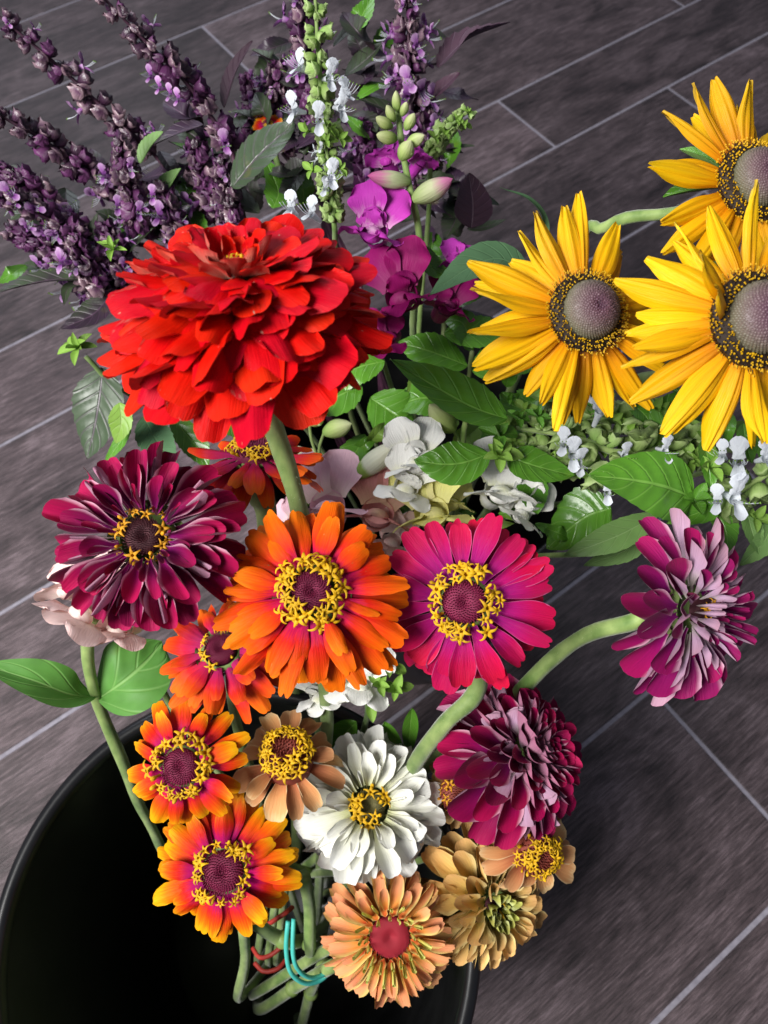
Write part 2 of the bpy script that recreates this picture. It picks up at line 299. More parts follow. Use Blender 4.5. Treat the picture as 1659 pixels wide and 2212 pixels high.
# ------------------------------------------------------------------ floor: planks of three widths, laid 36.5 degrees across
H = 0.91; TH = R(36.5)
fl = MB(); fl.add([(-4, -4, -.0016), (4, -4, -.0016), (4, 5, -.0016), (-4, 5, -.0016)], [[0, 1, 2, 3]], [(0, 0), (1, 0), (1, 1), (0, 1)])
floor = part(None, 'floor', fl.mesh('floor', [M_grout], False), Matrix()); floor['kind'] = 'structure'
floor['label'] = 'dark wood look tile floor with pale lavender grout lines'
LINES = [-1.16, -.92, -.752, -.5, -.25, .009, .176, .426, .602, .851, 1.02, 1.264, 1.578, 1.82, 1.99, 2.24, 2.55, 2.8]
JOINT = {4: .434, 5: -.22, 6: .02, 7: .17, 8: 1.332, 9: 1.033, 10: 1.56, 11: .689, 12: .05}
GW = .0026
for i in range(len(LINES) - 1):
    n0, n1 = LINES[i] * H + GW, LINES[i + 1] * H - GW
    j = JOINT.get(i, rnd.random())
    for k in range(-3, 4):
        pl = 1.3 if i == 9 else 1.0
        t0, t1 = (j + k * pl) * H + GW, (j + (k + 1) * pl) * H - GW
        if t1 < -1.3 or t0 > 2.7: continue
        lx, ly = (t1 - t0) / 2, (n1 - n0) / 2; b = .0010; mb = MB()
        lo = [(-lx, -ly, -.004), (lx, -ly, -.004), (lx, ly, -.004), (-lx, ly, -.004)]
        md = [(x, y, -.0007) for x, y, z in lo]; tp = [(x - math.copysign(b, x), y - math.copysign(b, y), 0) for x, y, z in lo]
        f = [[8, 9, 10, 11]]
        for s in (0, 4):
            for q in range(4): f.append([s + q, s + (q + 1) % 4, s + 4 + (q + 1) % 4, s + 4 + q])
        mb.add(lo + md + tp, f)
        tc, nc = (t0 + t1) / 2, (n0 + n1) / 2
        part(floor, 'plank', mb.mesh('plank', [M_plank], False),
             Matrix.Translation((tc * math.cos(TH) - nc * math.sin(TH), tc * math.sin(TH) + nc * math.cos(TH), 0)) @ Matrix.Rotation(TH, 4, 'Z'))

# ------------------------------------------------------------------ buckets
def bucket(c, label, r=.148, h=.364):
    t = thing('bucket', (c[0], c[1], 0), label, 'bucket', 'black plastic flower buckets'); M = WM[t.name]
    rb = r * .80
    wall = [(.001, .006), (rb - .012, .006), (rb - .005, .0), (rb, .002), (rb + .001, .008)]
    wall += [(lerp(rb + .001, r - .005, i / 8), lerp(.008, h - .03, i / 8)) for i in range(1, 9)]
    wall += [(r - .004, h - .012)]
    inner = [(r - .0065, h - .012)] + [(lerp(r - .008, rb - .002, i / 8), lerp(h - .03, .009, i / 8)) for i in range(9)] + [(.001, .009)]
    part(t, 'wall', lathe(wall, 96).mesh('bucket_wall', [M_bucket]), M)
    part(t, 'inner_wall', lathe(inner, 96).mesh('bucket_inner', [M_bucket]), M)
    rim = [(r - .0065, h - .013), (r - .0068, h - .004), (r - .005, h - .001), (r - .002, h), (r + .001, h - .001), (r + .003, h - .004), (r + .0032, h - .012), (r + .001, h - .014), (r - .004, h - .0135)]
    part(t, 'rim', lathe(rim, 128).mesh('bucket_rim', [M_bucket]), M)
    return t
B1 = (-.091, -.004); B2 = (.033, .357)
bucket(B1, 'black plastic bucket holding the zinnias, its empty half showing', .148)
bucket(B2, 'black plastic bucket hidden behind the zinnias, holding basil and snapdragons', .140)
def foot(b, i=0):                                        # where a stem stands on the bucket bottom
    a = i * 2.4; r = .012 + .011 * (i % 6)
    return Vector((b[0] + .02 + r * math.cos(a), b[1] + .03 + r * math.sin(a), .012))

# ------------------------------------------------------------------ petals
def sheet(nu, nv, fn, th, mb=None, m0=0, m1=1, M=None):  # two-sided thin shell from fn(u, v) -> (x, y, z), v in -1..1
    mb = mb or MB(); P = [[Vector(fn(i / nu, 2 * j / nv - 1)) for j in range(nv + 1)] for i in range(nu + 1)]
    top = []; bot = []; uv = []
    for i in range(nu + 1):
        for j in range(nv + 1):
            p = P[i][j]; du = P[min(i+1, nu)][j] - P[max(i-1, 0)][j]; dv = P[i][min(j+1, nv)] - P[i][max(j-1, 0)]
            n = du.cross(dv); n = n.normalized() if n.length > 1e-12 else Vector((0, 0, 1))
            e = 1 - .85 * max(abs(2 * j / nv - 1), i / nu) ** 6
            top.append(p); bot.append(p - n * th * e); uv.append((i / nu, j / nv))
    f = [[i*(nv+1)+j, (i+1)*(nv+1)+j, (i+1)*(nv+1)+j+1, i*(nv+1)+j+1] for i in range(nu) for j in range(nv)]
    mb.add(top, f, uv, m0, M); mb.add(bot, [q[::-1] for q in f], uv, m1, M); return mb
def petal_fn(base=.35, mx=.65, end=.75, tip=.3, tipp=2.5, notch=0., teeth=0., bend=-.3, bpow=1., a0=0., cup=.1, roll=0., ruf=0., rufn=3., rib=0., ribn=2., twist=0., seed=0):
    r = random.Random(seed); ph = [r.uniform(0, 6.28) for _ in range(4)]; asym = r.uniform(-.05, .05)
    N_ = 40; X = [0.]; Z = [0.]
    for i in range(N_):
        a = a0 + bend * ((i + .5) / N_) ** bpow; X.append(X[-1] + math.cos(a) / N_); Z.append(Z[-1] + math.sin(a) / N_)
    def fn(u, v):
        w = base + (1 - base) * sstep(0, mx, u)
        if u > mx: w *= 1 - (1 - end) * ((u - mx) / (1 - mx)) ** 2
        lv = 1 - tip * (1 - math.sqrt(max(0, 1 - abs(v) ** tipp))) - notch * math.exp(-(v / .22) ** 2) - teeth * (.5 + .5 * math.cos(v * 9.4 + ph[3]))
        uu = u * (1 + (lv - 1) * u ** 1.5); s = uu * N_; k = min(int(s), N_ - 1); t = s - k
        a = a0 + bend * max(uu, 1e-4) ** bpow
        cx, cz = lerp(X[k], X[k+1], t), lerp(Z[k], Z[k+1], t)
        hw = .5 * w
        if roll:                                           # edges rolled into a trough or tube
            g = roll * (1 if u > .12 else u / .12); th = v * g
            y = hw * math.sin(th) / max(g, .01); h = hw * (1 - math.cos(th)) / max(g, .01) * .45
        else:
            y = v * hw; h = cup * v * v * hw
        h += ruf * abs(v) ** 1.5 * u * math.sin(rufn * 3.1 * u + ph[0] + (1.7 if v > 0 else 0)) + ruf * .6 * u * u * math.sin(v * 4 + ph[1])
        h += rib * math.cos(v * math.pi * ribn) * (1 - .5 * abs(v)) * min(1, u * 3)
        h += twist * v * u * hw
        y += asym * u
        return (cx - math.sin(a) * h, y, cz + math.cos(a) * h)
    return fn
def petal_set(name, mats, n=4, nu=11, nv=8, th=.012, jit=.25, **kw):
    out = []
    for i in range(n):
        k = dict(kw); r = random.Random(hash(name) % 997 + i) if False else random.Random(sum(map(ord, name)) + 13 * i)
        k['bend'] = k.get('bend', -.3) + r.uniform(-jit, jit); k['cup'] = k.get('cup', .1) * r.uniform(.6, 1.5); k['twist'] = k.get('twist', 0) + r.uniform(-.25, .25)
        if k.get('notch'): k['notch'] *= r.uniform(.2, 1.8)
        out.append(sheet(nu, nv, petal_fn(seed=i + 5, **k), th).mesh(name, mats))
    return out
BROAD = dict(base=.38, mx=.62, end=.94, tip=.30, tipp=2.2, notch=.02, cup=-.14, bend=-.30, ruf=.036, rib=.010, ribn=2.)
SPOON = dict(base=.20, mx=.74, end=.97, tip=.27, tipp=2.2, notch=.03, cup=.30, bend=-.15, ruf=.012)
STRAP = dict(base=.42, mx=.55, end=.86, tip=.22, tipp=2.4, notch=.045, teeth=.012, cup=-.14, bend=-.42, bpow=1.6, ruf=.010, rib=.010, ribn=2.5)
RUD = dict(base=.46, mx=.50, end=.36, tip=.08, tipp=2., notch=.05, cup=-.16, bend=-.25, ruf=.022, rib=.020, ribn=3.)
TROU = dict(base=.5, mx=.7, end=.85, tip=.16, tipp=2., teeth=.05, roll=1.25, bend=-.25, bpow=1.4)
TUBEP = dict(base=.8, mx=.7, end=1., tip=.0, roll=2.9, bend=.1)
ST = {
 'red': petal_set('red_petal', [M_red, M_red_u], 10, jit=.5, **BROAD),
 'redin': petal_set('red_inner_petal', [M_red, M_red_u], 5, jit=.4, **{**BROAD, 'cup': .35, 'bend': .35}),
 'burg': petal_set('burgundy_petal', [M_burg, M_burg_u], 9, jit=.4, **{**SPOON, 'cup': .42, 'ruf': .02}),
 'burgw': petal_set('burgundy_rolled_petal', [M_burg_u, M_burg_u], 4, jit=.4, **{**SPOON, 'cup': -.6, 'bend': .1}),
 'magw': petal_set('magenta_rolled_petal', [M_mag_u, M_mag_u], 4, jit=.4, **{**SPOON, 'cup': -.6, 'bend': .1}),
 'burgin': petal_set('burgundy_inner_petal', [M_burg, M_burg_u], 4, jit=.4, **{**SPOON, 'roll': 1.7, 'bend': .2}),
 'dome': petal_set('wine_petal', [M_burg, M_wine_u], 5, jit=.3, **{**SPOON, 'base': .3, 'cup': .42, 'bend': .25, 'bpow': 1.6}),
 'mag': petal_set('magenta_petal', [M_mag, M_mag_u], 5, jit=.35, **SPOON),
 'magin': petal_set('magenta_inner_petal', [M_mag, M_mag_u], 5, jit=.5, **{**SPOON, 'roll': 2.0, 'bend': .3}),
 'crim': petal_set('crimson_petal', [M_crim, M_crim_u], 8, jit=.3, **{**SPOON, 'base': .36, 'cup': .10, 'bend': -.18, 'end': .95, 'tip': .2, 'notch': .045, 'rib': .008}),
 'oran': petal_set('orange_petal', [M_oran, M_oran_u], 10, jit=.5, **{**STRAP, 'ruf': .026}),
 'rora': petal_set('red_orange_petal', [M_rora, M_rora_u], 8, jit=.5, **STRAP),
 'flam': petal_set('flame_petal', [M_flam, M_flam_u], 9, jit=.45, **{**STRAP, 'bend': -.35, 'ruf': .024}),
 'peach': petal_set('peach_petal', [M_peach, M_peach_u], 5, jit=.35, **{**SPOON, 'base': .4, 'cup': .22, 'bend': -.3}),
 'whit': petal_set('white_petal', [M_whit, M_whit], 9, jit=.4, **{**BROAD, 'cup': .30, 'bend': -.35, 'base': .4, 'rib': .012}),
 'whitin': petal_set('white_inner_petal', [M_whit, M_whit], 4, jit=.3, **{**TROU, 'roll': 2.0}),
 'lime': petal_set('apricot_petal', [M_lime, M_lime_u], 6, jit=.2, **TROU),
 'limein': petal_set('lime_tube_petal', [M_limei, M_limei], 3, jit=.1, nu=6, nv=8, **TUBEP),
 'oliv': petal_set('olive_petal', [M_oliv, M_oliv], 5, jit=.3, **{**SPOON, 'cup': .5, 'bend': .2}),
 'olivin': petal_set('olive_green_petal', [M_olivi, M_olivi], 4, jit=.3, **{**SPOON, 'cup': .6, 'bend': .4}),
 'brown': petal_set('brown_petal', [M_brown, M_brown], 4, jit=.5, **{**SPOON, 'ruf': .06}),
 'rud': petal_set('rudbeckia_petal', [M_rud, M_rud_u], 10, nu=13, nv=10, jit=.5, th=.008, **RUD),
}
# star-shaped disc floret, and discs
def floret_mesh(mat):
    mb = MB()
    lathe([(.16, -.9), (.2, -.2), (.30, .15)], 6, mb)
    for k in range(5):
        M = Matrix.Rotation(k * 1.2566, 4, 'Z') @ Matrix.Translation((.2, 0, .1))
        fn = lambda u, v: (1.0 * u, v * .25 * (1 - u * .8), .30 * math.sin(u * 2.4) - .38 * u * u + .16 * (1 - v * v))
        sheet(4, 2, fn, .10, mb, 0, 0, M)
    return mb.mesh('floret', [mat])
def bud_floret(mat):
    mb = MB(); lathe([(.14, -.9), (.20, -.2), (.30, .2), (.26, .5), (.05, .72)], 6, mb); return mb.mesh('floret', [mat])
FB = {}
F_yel = floret_mesh(M_yellow); F_amb = floret_mesh(M_orangey)
def disc_mesh(mat, n=240, h=.45, dimple=.35, spike=.30, seed=3):
    mb = MB(); r = random.Random(seed)
    hz = lambda q: h * math.sqrt(max(0, 1 - q * q)) - dimple * math.exp(-(q / .30) ** 2)
    lathe([(max(.001, i / 10), hz(i / 10)) for i in range(10)] + [(1., -.05), (.95, -.6)], 24, mb)
    for i in range(n):
        q = math.sqrt((i + .5) / n) * .98; a = i * 2.39996
        p = Vector((q * math.cos(a), q * math.sin(a), hz(q) - .02)); d = Vector((math.cos(a) * (q - .35) * .9, math.sin(a) * (q - .35) * .9, .9)).normalized()
        L_ = spike * r.uniform(.7, 1.3); X, Y, Z = frame(d, Vector((1, .2, 0))); s = .034
        mb.add([p + Y*s, p - Y*.5*s + Z*.87*s, p - Y*.5*s - Z*.87*s, p + d*L_*.6 + Y*s*.9, p + d*L_*.6 - Y*.45*s + Z*.8*s, p + d*L_*.6 - Y*.45*s - Z*.8*s, p + d*L_],
               [[0, 1, 4, 3], [1, 2, 5, 4], [2, 0, 3, 5], [3, 4, 6], [4, 5, 6], [5, 3, 6]])
    return mb.mesh('disc', [mat])
D_crim = disc_mesh(M_disc); D_dark = disc_mesh(M_discd); D_red = disc_mesh(M_discr, 520, .25, .24, .10); D_brick = disc_mesh(M_discb, 200, 1.0, .2)
D_tall = disc_mesh(M_discb, 220, .85, .2, .25)
def bract_cup():
    mb = MB(); lathe([(.30, -1.0), (.55, -.85), (.85, -.45), (.98, .0), (.8, .1)], 20, mb)
    for ring, (z, r, n) in enumerate(((-.75, .66, 9), (-.48, .86, 11), (-.18, .98, 12))):
        for k in range(n):
            a = 2 * math.pi * (k + .5 * (ring % 2)) / n
            M = Matrix.Rotation(a, 4, 'Z') @ Matrix.Translation((r, 0, z - .1)) @ Matrix.Rotation(-R(75 - 6 * ring), 4, 'Y')
            sheet(4, 4, lambda u, v: (.42 * u * (1 - .35 * v * v), v * .24 * (1 - .15 * u), .04 - .10 * v * v - .08 * u), .03, mb, 0, 0, M)
    return mb.mesh('bracts', [M_cal])
BRACT = bract_cup()

def hairs(t, P, r0, n, L_, seed=1):
    C = catmull(P, 60); mb = MB(); r = random.Random(seed)
    for i in range(n):
        k = r.randrange(1, 59); T = (C[k+1] - C[k-1]).normalized(); A = T.orthogonal().normalized(); a = r.uniform(0, 6.28); rad = A * math.cos(a) + T.cross(A) * math.sin(a)
        p = C[k].lerp(C[k+1] if k < 59 else C[k], r.random()) + rad * r0 * .9; q = p + (rad + T * r.uniform(-.3, .3)).normalized() * L_ * r.uniform(.5, 1.2); s = T * .00010; s2 = T.cross(rad) * .00010
        mb.add([p + s, p - s, p + s2, q], [[0, 1, 3], [1, 2, 3], [2, 0, 3]])
    wpart(t, 'hairs', mb, [M_hair], False, kind='stuff')
def stem_part(t, pts, r0, r1, mat, name='stem', label=None):
    C = [Vector(p) for p in pts]
    return wpart(t, name, tube(C, lambda u: lerp(r0, r1, u) * (1 + .04 * math.sin(u * 23)), 10), [mat], label=label)
def zinnia(label, pos, face, rpx, rings, disc=None, stem=(), b=B1, fi=0, srad=.0035, flor=None, group='zinnias in the bouquet', spin=0., seed=1, cup=True, smat=None, skip=None, cat='zinnia'):
    r = random.Random(seed); C = at(*pos); N_ = nrm(*face); Rm = rpx * pos[2] / FPX
    base = foot(b, fi) if b else None
    t = thing('zinnia', base if base else C, label, cat, group)
    A = (UP - N_ * UP.dot(N_)).normalized(); B = A.cross(N_)
    cs = .30 * Rm                                          # bract cup scale
    if stem is not None:
        P = [C - N_ * (cs * .6)] + [C - N_ * (cs * 1.9)] + [at(*q) for q in stem] + ([base] if base else [])
        stem_part(t, P, srad * 1.15, srad, smat or M_stem)
        if srad >= .0038: hairs(t, P, srad, 700, .0011, seed)
    if cup: part(t, 'calyx', BRACT, mat4(B, A, N_, C - N_ * cs * .05, cs, cs, cs))
    for ri, g in enumerate(rings):
        n = g['n']; off = g.get('off', r.random())
        for k in range(n):
            ph = spin + 2 * math.pi * (k + off + r.uniform(-.18, .18)) / n
            if skip and skip(ri, math.degrees(ph) % 360): continue
            rad = B * math.cos(ph) + A * math.sin(ph)
            el = R(g['el'] + r.uniform(-1, 1) * g.get('ej', 7)); X = rad * math.cos(el) + N_ * math.sin(el)
            X, Y, Z = frame(X, (N_ * math.cos(el) - rad * math.sin(el)) + rad.cross(N_) * r.uniform(-.34, .34))
            L_ = g['len'] * Rm * r.uniform(.84, 1.09); W_ = g['wid'] * Rm * r.uniform(.82, 1.18)
            o = C + rad * g['r0'] * Rm + N_ * (g['z'] * Rm + r.uniform(-.01, .01) * Rm)
            part(t, 'petal', r.choice(ST[g['m']]), mat4(X, Y, Z, o, L_, W_, L_))
    if disc:
        ds = disc['r'] * .93 * Rm; me = disc.get('mesh', D_crim)
        part(t, 'disc', me, mat4(B, A, N_, C + N_ * disc.get('z', .10) * Rm, ds, ds, ds))
        fs = disc.get('fs', .055) * Rm
        for fr, fz, fn_, tilt in disc.get('fl', ()):
            fn_ = round(fn_ * .85)
            for k in range(fn_):
                ph = 2 * math.pi * (k + r.uniform(-.35, .35)) / fn_ + fr * 9
                if disc.get('gap') and r.random() < disc['gap']: continue
                rad = B * math.cos(ph) + A * math.sin(ph); q = fr * .93 * Rm * r.uniform(.86, 1.12)
                Zf = (N_ * math.cos(tilt) + rad * math.sin(tilt) + A * r.uniform(-.2, .2) + B * r.uniform(-.2, .2)).normalized()
                Xf, Yf, Zf2 = frame(rad, Zf); X2 = Yf.cross(Zf).normalized()
                s = fs * r.uniform(.65, 1.2)
                fm = flor or F_yel
                if r.random() < .28: fm = FB.setdefault(fm.name, None) or FB.__setitem__(fm.name, bud_floret(fm.materials[0])) or FB[fm.name]
                part(t, 'floret', fm, mat4(X2, Zf.cross(X2), Zf, C + rad * q + N_ * (fz + r.uniform(-.01, .015)) * Rm, s, s, s))
    return t
def auto(m, nr, n, el, ln, wid, z, r0, p=1., inner=None, ej=8):
    out = []
    for i in range(nr):
        t = (i / (nr - 1)) ** p if nr > 1 else 0
        out.append(dict(m=(inner if inner and i >= nr - inner[1] else None) and inner[0] or m, n=round(lerp(*n, t)), el=lerp(*el, t), len=lerp(*ln, t), wid=lerp(*wid, t), z=lerp(*z, t), r0=lerp(*r0, t), ej=ej, off=.5 * (i % 2)))
    return out

# ------------------------------------------------------------------ leaves
def leaf(t, pts, wpx, face=(0, .3), mats=None, fold=.25, serr=.05, teeth=9, mx=.42, quilt=.03, nv=6, wav=.03, name='leaf', label=None, seed=0, petiole=0., tipw=.06):
    """pts: (px, py, depth) base to tip; wpx: full width there"""
    r = random.Random(seed or int(pts[0][0] * 7 + pts[0][1])); W3 = [at(*p) for p in pts]; dm = sum(p[2] for p in pts) / len(pts)
    hw = wpx * dm / FPX / 2; Nh = nrm(*face); nu, nvv = 40, 12; C = catmull(W3, nu + 1); Ln = sum((C[i+1] - C[i]).length for i in range(nu))
    fr = []
    for i in range(nu + 1):
        T = (C[min(i+1, nu)] - C[max(i-1, 0)]).normalized(); S = T.cross(Nh).normalized() * -1; fr.append((C[i], S, T.cross(S) * -1 if T.cross(S).dot(Nh) < 0 else T.cross(S)))
    ph = r.uniform(0, 6)
    def fn(u, v):
        i = min(nu, int(round(u * nu))); c, S, Nn = fr[i]
        w_ = math.sin(math.pi * min(1, u ** (math.log(.5) / math.log(mx)))) ** .8 if 0 < u < 1 else 0.
        w_ = max(w_, tipw * (1 - u))
        if abs(v) > .95: w_ *= 1 + serr * ((u * teeth) % 1.0 - .5) * 2
        h = fold * abs(v) ** 1.2 * hw * w_ + .6 * quilt * hw * math.sin(math.pi * (u * nv - abs(v) * 1.5)) ** 2 * (1 - v * v) * 2 * min(1, 3 * abs(v)) + wav * hw * 3 * v * math.sin(5 * u + ph) * abs(v)
        return c + S * (v * hw * w_) + Nn * h
    mb = sheet(nu, nvv, fn, .0004)
    # the S axis may leave the shell facing away: put slot 0 on the side that faces Nh
    n = (mb.v[1] - mb.v[0]).cross(mb.v[nvv + 1] - mb.v[0])
    mats = mats or [M_leaf, M_leaf_u]
    mid = 20 * (nvv + 1) + 6
    n = (mb.v[mid + nvv + 1] - mb.v[mid]).cross(mb.v[mid + 1] - mb.v[mid])
    if n.dot(Nh) < 0: mats = mats[::-1]
    return wpart(t, name, mb, mats, label=label)
def small_leaf(mats, name, **k):
    kk = dict(base=.25, mx=.42, end=.08, tip=.0, cup=.35, bend=-.4); kk.update(k)
    return [sheet(7, 4, petal_fn(seed=i + 2, **{**kk, 'bend': kk['bend'] + .3 * (i - 1)}), .02).mesh(name, mats) for i in range(3)]
SL_green = small_leaf([M_leaf_l, M_leaf_l], 'small_leaf'); SL_purp = small_leaf([M_cpd, M_cpd], 'small_purple_leaf'); SL_dark = small_leaf([M_leaf, M_leaf_u], 'small_dark_leaf')
def tuft(t, pos, n, spx, meshes=None, face=(0, .4), seed=1, wid=.5, name='leaf', spread=(0, 70)):
    r = random.Random(seed); C = at(*pos); N_ = nrm(*face); s = spx * pos[2] / FPX
    A = (UP - N_ * UP.dot(N_)).normalized(); B = A.cross(N_)
    for k in range(n):
        a = k * 2.4 + r.uniform(-.3, .3); el = R(lerp(spread[0], spread[1], k / max(1, n - 1)) + r.uniform(-10, 10))
        rad = B * math.cos(a) + A * math.sin(a); X, Y, Z = frame(rad * math.cos(el) + N_ * math.sin(el), N_ * math.cos(el) - rad * math.sin(el))
        q = s * r.uniform(.7, 1.15) * lerp(1, .65, k / max(1, n)); part(t, name, r.choice(meshes or SL_green), mat4(X, Y, Z, C, q, q * wid, q))

# ------------------------------------------------------------------ basil
def calyx_mesh(mat, seed, dark=None):
    r = random.Random(seed); n = 10; prof = [(.0, .10), (.18, .30), (.42, .42), (.68, .43), (.86, .40)]; v = []; uv = []; f = []
    for i, (x, q) in enumerate(prof):
        for k in range(n):
            a = 2 * math.pi * k / n; up = max(0, math.sin(a)); xx, zz = x, q * math.sin(a)
            if i == 4: xx += .12 * (1 if k % 2 else -.5) - .10 * up; zz += .30 * up ** 2
            if i == 3: zz += .06 * up
            v.append((xx, q * math.cos(a), zz)); uv.append((x, k / n))
    for i in range(4):
        for k in range(n): f.append([i*n + k, i*n + (k+1) % n, (i+1)*n + (k+1) % n, (i+1)*n + k])
    b = len(v); v.append((.45, 0, 0)); uv.append((.2, .5))
    for k in range(n): f.append([4*n + k, 4*n + (k+1) % n, b])
    return MB().add(v, f, uv).mesh('calyx', [mat])
CX_p = [calyx_mesh(M_cp, 1), calyx_mesh(M_cpd, 2), calyx_mesh(M_cp, 3)]; CX_d = [calyx_mesh(M_cpd, 4)]; CX_g = [calyx_mesh(M_cg, 5)]
def corolla(mat):
    mb = MB(); lathe([(.10, 0), (.14, .5), (.22, .8)], 8, mb, 0, Matrix.Rotation(R(90), 4, 'Y'))
    for a, w_ in ((-.55, .30), (-.18, .34), (.18, .34), (.55, .30)):
        M = Matrix.Translation((.75, a * .30, .14)) @ Matrix.Rotation(a * .9, 4, 'X') @ Matrix.Rotation(-R(62), 4, 'Y')
        sheet(5, 4, lambda u, v, w_=w_: (.80 * u * (1 - .3 * v * v), v * w_ * .5 * (.5 + 1.1 * u), .22 * u * u + .08 * v * v * math.sin(9 * u)), .015, mb, 0, 0, M)
    M = Matrix.Translation((.75, 0, -.12)) @ Matrix.Rotation(R(28), 4, 'Y')
    sheet(6, 4, lambda u, v: (.72 * u * (1 - .2 * v * v), v * .20 * (.5 + .8 * u), -.16 * u * u + .14 * v * v), .015, mb, 0, 0, M)
    for q in (-.1, -.03, .05, .12):
        tube([(.7, q, -.05), (1.2, q * 2, -.05), (1.62, q * 2.6, .10)], .014, 4, 1, True, mb, 5)
        mb.add(*[[(1.60, q*2.6 - .045, .08), (1.69, q*2.6, .08), (1.60, q*2.6 + .045, .08), (1.63, q*2.6, .16)], [[0, 1, 3], [1, 2, 3], [2, 0, 3], [0, 2, 1]]], None, 2)
    return mb.mesh('flower', [mat, M_bfw, M_budw])
CO_w = corolla(M_bfw); CO_p = corolla(M_bfp)
def spike(t, pts, gap, size, cal, co=None, pf=.2, per=6, droop=-.15, dense=0., tip=True, smat=None, srad=.0011, seed=1, flowers=True, tipmesh=None, base=None):
    """whorls of calyces along a stem; pts base to tip as (px, py, depth); gap, size in px"""
    r = random.Random(seed); W3 = [at(*p) for p in pts]; d = sum(p[2] for p in pts) / len(pts); g = gap * d / FPX; s = size * d / FPX * (1.20 if cal is not CX_g else 1.)
    P = ([base] if base else []) + W3
    if base and len(P) > 2: P[0] = base
    stem_part(t, P, srad * 1.6, srad * .7, smat or M_stem_p)
    n = 60; C = catmull(W3, n); acc = 0; nxt = g * .4; ln = sum((C[i+1] - C[i]).length for i in range(n - 1))
    for i in range(1, n):
        acc += (C[i] - C[i-1]).length
        if acc < nxt: continue
        nxt += g; T = (C[i] - C[i-1]).normalized(); A = T.orthogonal().normalized(); B = T.cross(A); q0 = r.uniform(0, 6.28)
        k_t = 1 - .45 * (acc / ln) ** 3
        for k in range(per):
            a = q0 + 2 * math.pi * k / per + r.uniform(-.3, .3); rad = A * math.cos(a) + B * math.sin(a)
            X, Y, Z = frame(rad + T * (droop + r.uniform(-.5, .45)), T + rad * .2 + rad.cross(T) * r.uniform(-.5, .5))
            q = s * r.uniform(.65, 1.25) * k_t; o = C[i] + rad * srad * 1.2 + T * r.uniform(-.5, .5) * s * .8
            part(t, 'calyx', r.choice(cal), mat4(X, Y, Z, o, q, q * .92, q))
            if co and r.random() < pf:
                part(t, 'flower', co, mat4(X, Y, Z, o + X * q * .45, q * .95, q * .95, q * .95))
    if tip:
        Te = C[-1] - C[-3]; e = Te.normalized(); A = e.orthogonal().normalized(); B = e.cross(A)
        for k in range(12):
            a = k * 2.4; rad = A * math.cos(a) + B * math.sin(a); el = R(20 + 55 * k / 12)
            X, Y, Z = frame(rad * math.cos(el) + e * math.sin(el), e); q = s * .7 * (1 - .4 * k / 12); part(t, 'bract', r.choice(tipmesh or SL_purp), mat4(X, Y, Z, C[-1] - e * s * .3 * (1 - k / 12), q, q * .55, q))
def blossom(t, pos, face, spx, me, upv=None):
    X, Y, Z = frame(nrm(*face), upv or UP); s = spx * pos[2] / FPX
    part(t, 'flower', me, mat4(X, Y, Z, at(*pos) - X * s * .8, s, s, s))

# ------------------------------------------------------------------ snapdragon
def snap_lobes(mat, name, rf=.13):
    up = [sheet(10, 8, petal_fn(base=.55, mx=.6, end=.8, tip=.35, tipp=2., cup=.25, bend=-.6, bpow=1.5, ruf=rf, rufn=3.0, seed=s), .012).mesh(name, [mat, mat]) for s in (3, 9)]
    lo = [sheet(10, 8, petal_fn(base=.5, mx=.6, end=.85, tip=.3, tipp=2., cup=-.05, bend=-.75, bpow=1.3, ruf=rf, rufn=3.4, seed=s), .012).mesh(name, [mat, mat]) for s in (4, 12, 21)]
    tb = MB(); lathe([(.16, -1.0), (.26, -.85), (.28, -.45), (.30, -.1), (.36, .05)], 14, tb, 0, Matrix.Rotation(R(90), 4, 'Y'))
    pal = MB(); lathe([(.001, .22), (.12, .20), (.20, .1), (.22, 0), (.18, -.1)], 12, pal, 0, Matrix.Translation((.12, 0, -.12)) @ Matrix.Rotation(R(65), 4, 'Y') @ Matrix.Diagonal((1., 1.25, 1., 1.)))
    return up, lo, tb.mesh('flower', [mat]), pal.mesh('palate', [mat])
SN = {k: snap_lobes(m, 'snapdragon_petal', .12 if k in ('mag', 'dark') else .045) for k, m in dict(mag=M_smag, dark=M_sdark, whi=M_swhi, yel=M_syel, pin=M_spin, dus=M_sdus, pea=M_spea, bei=M_sbei).items()}
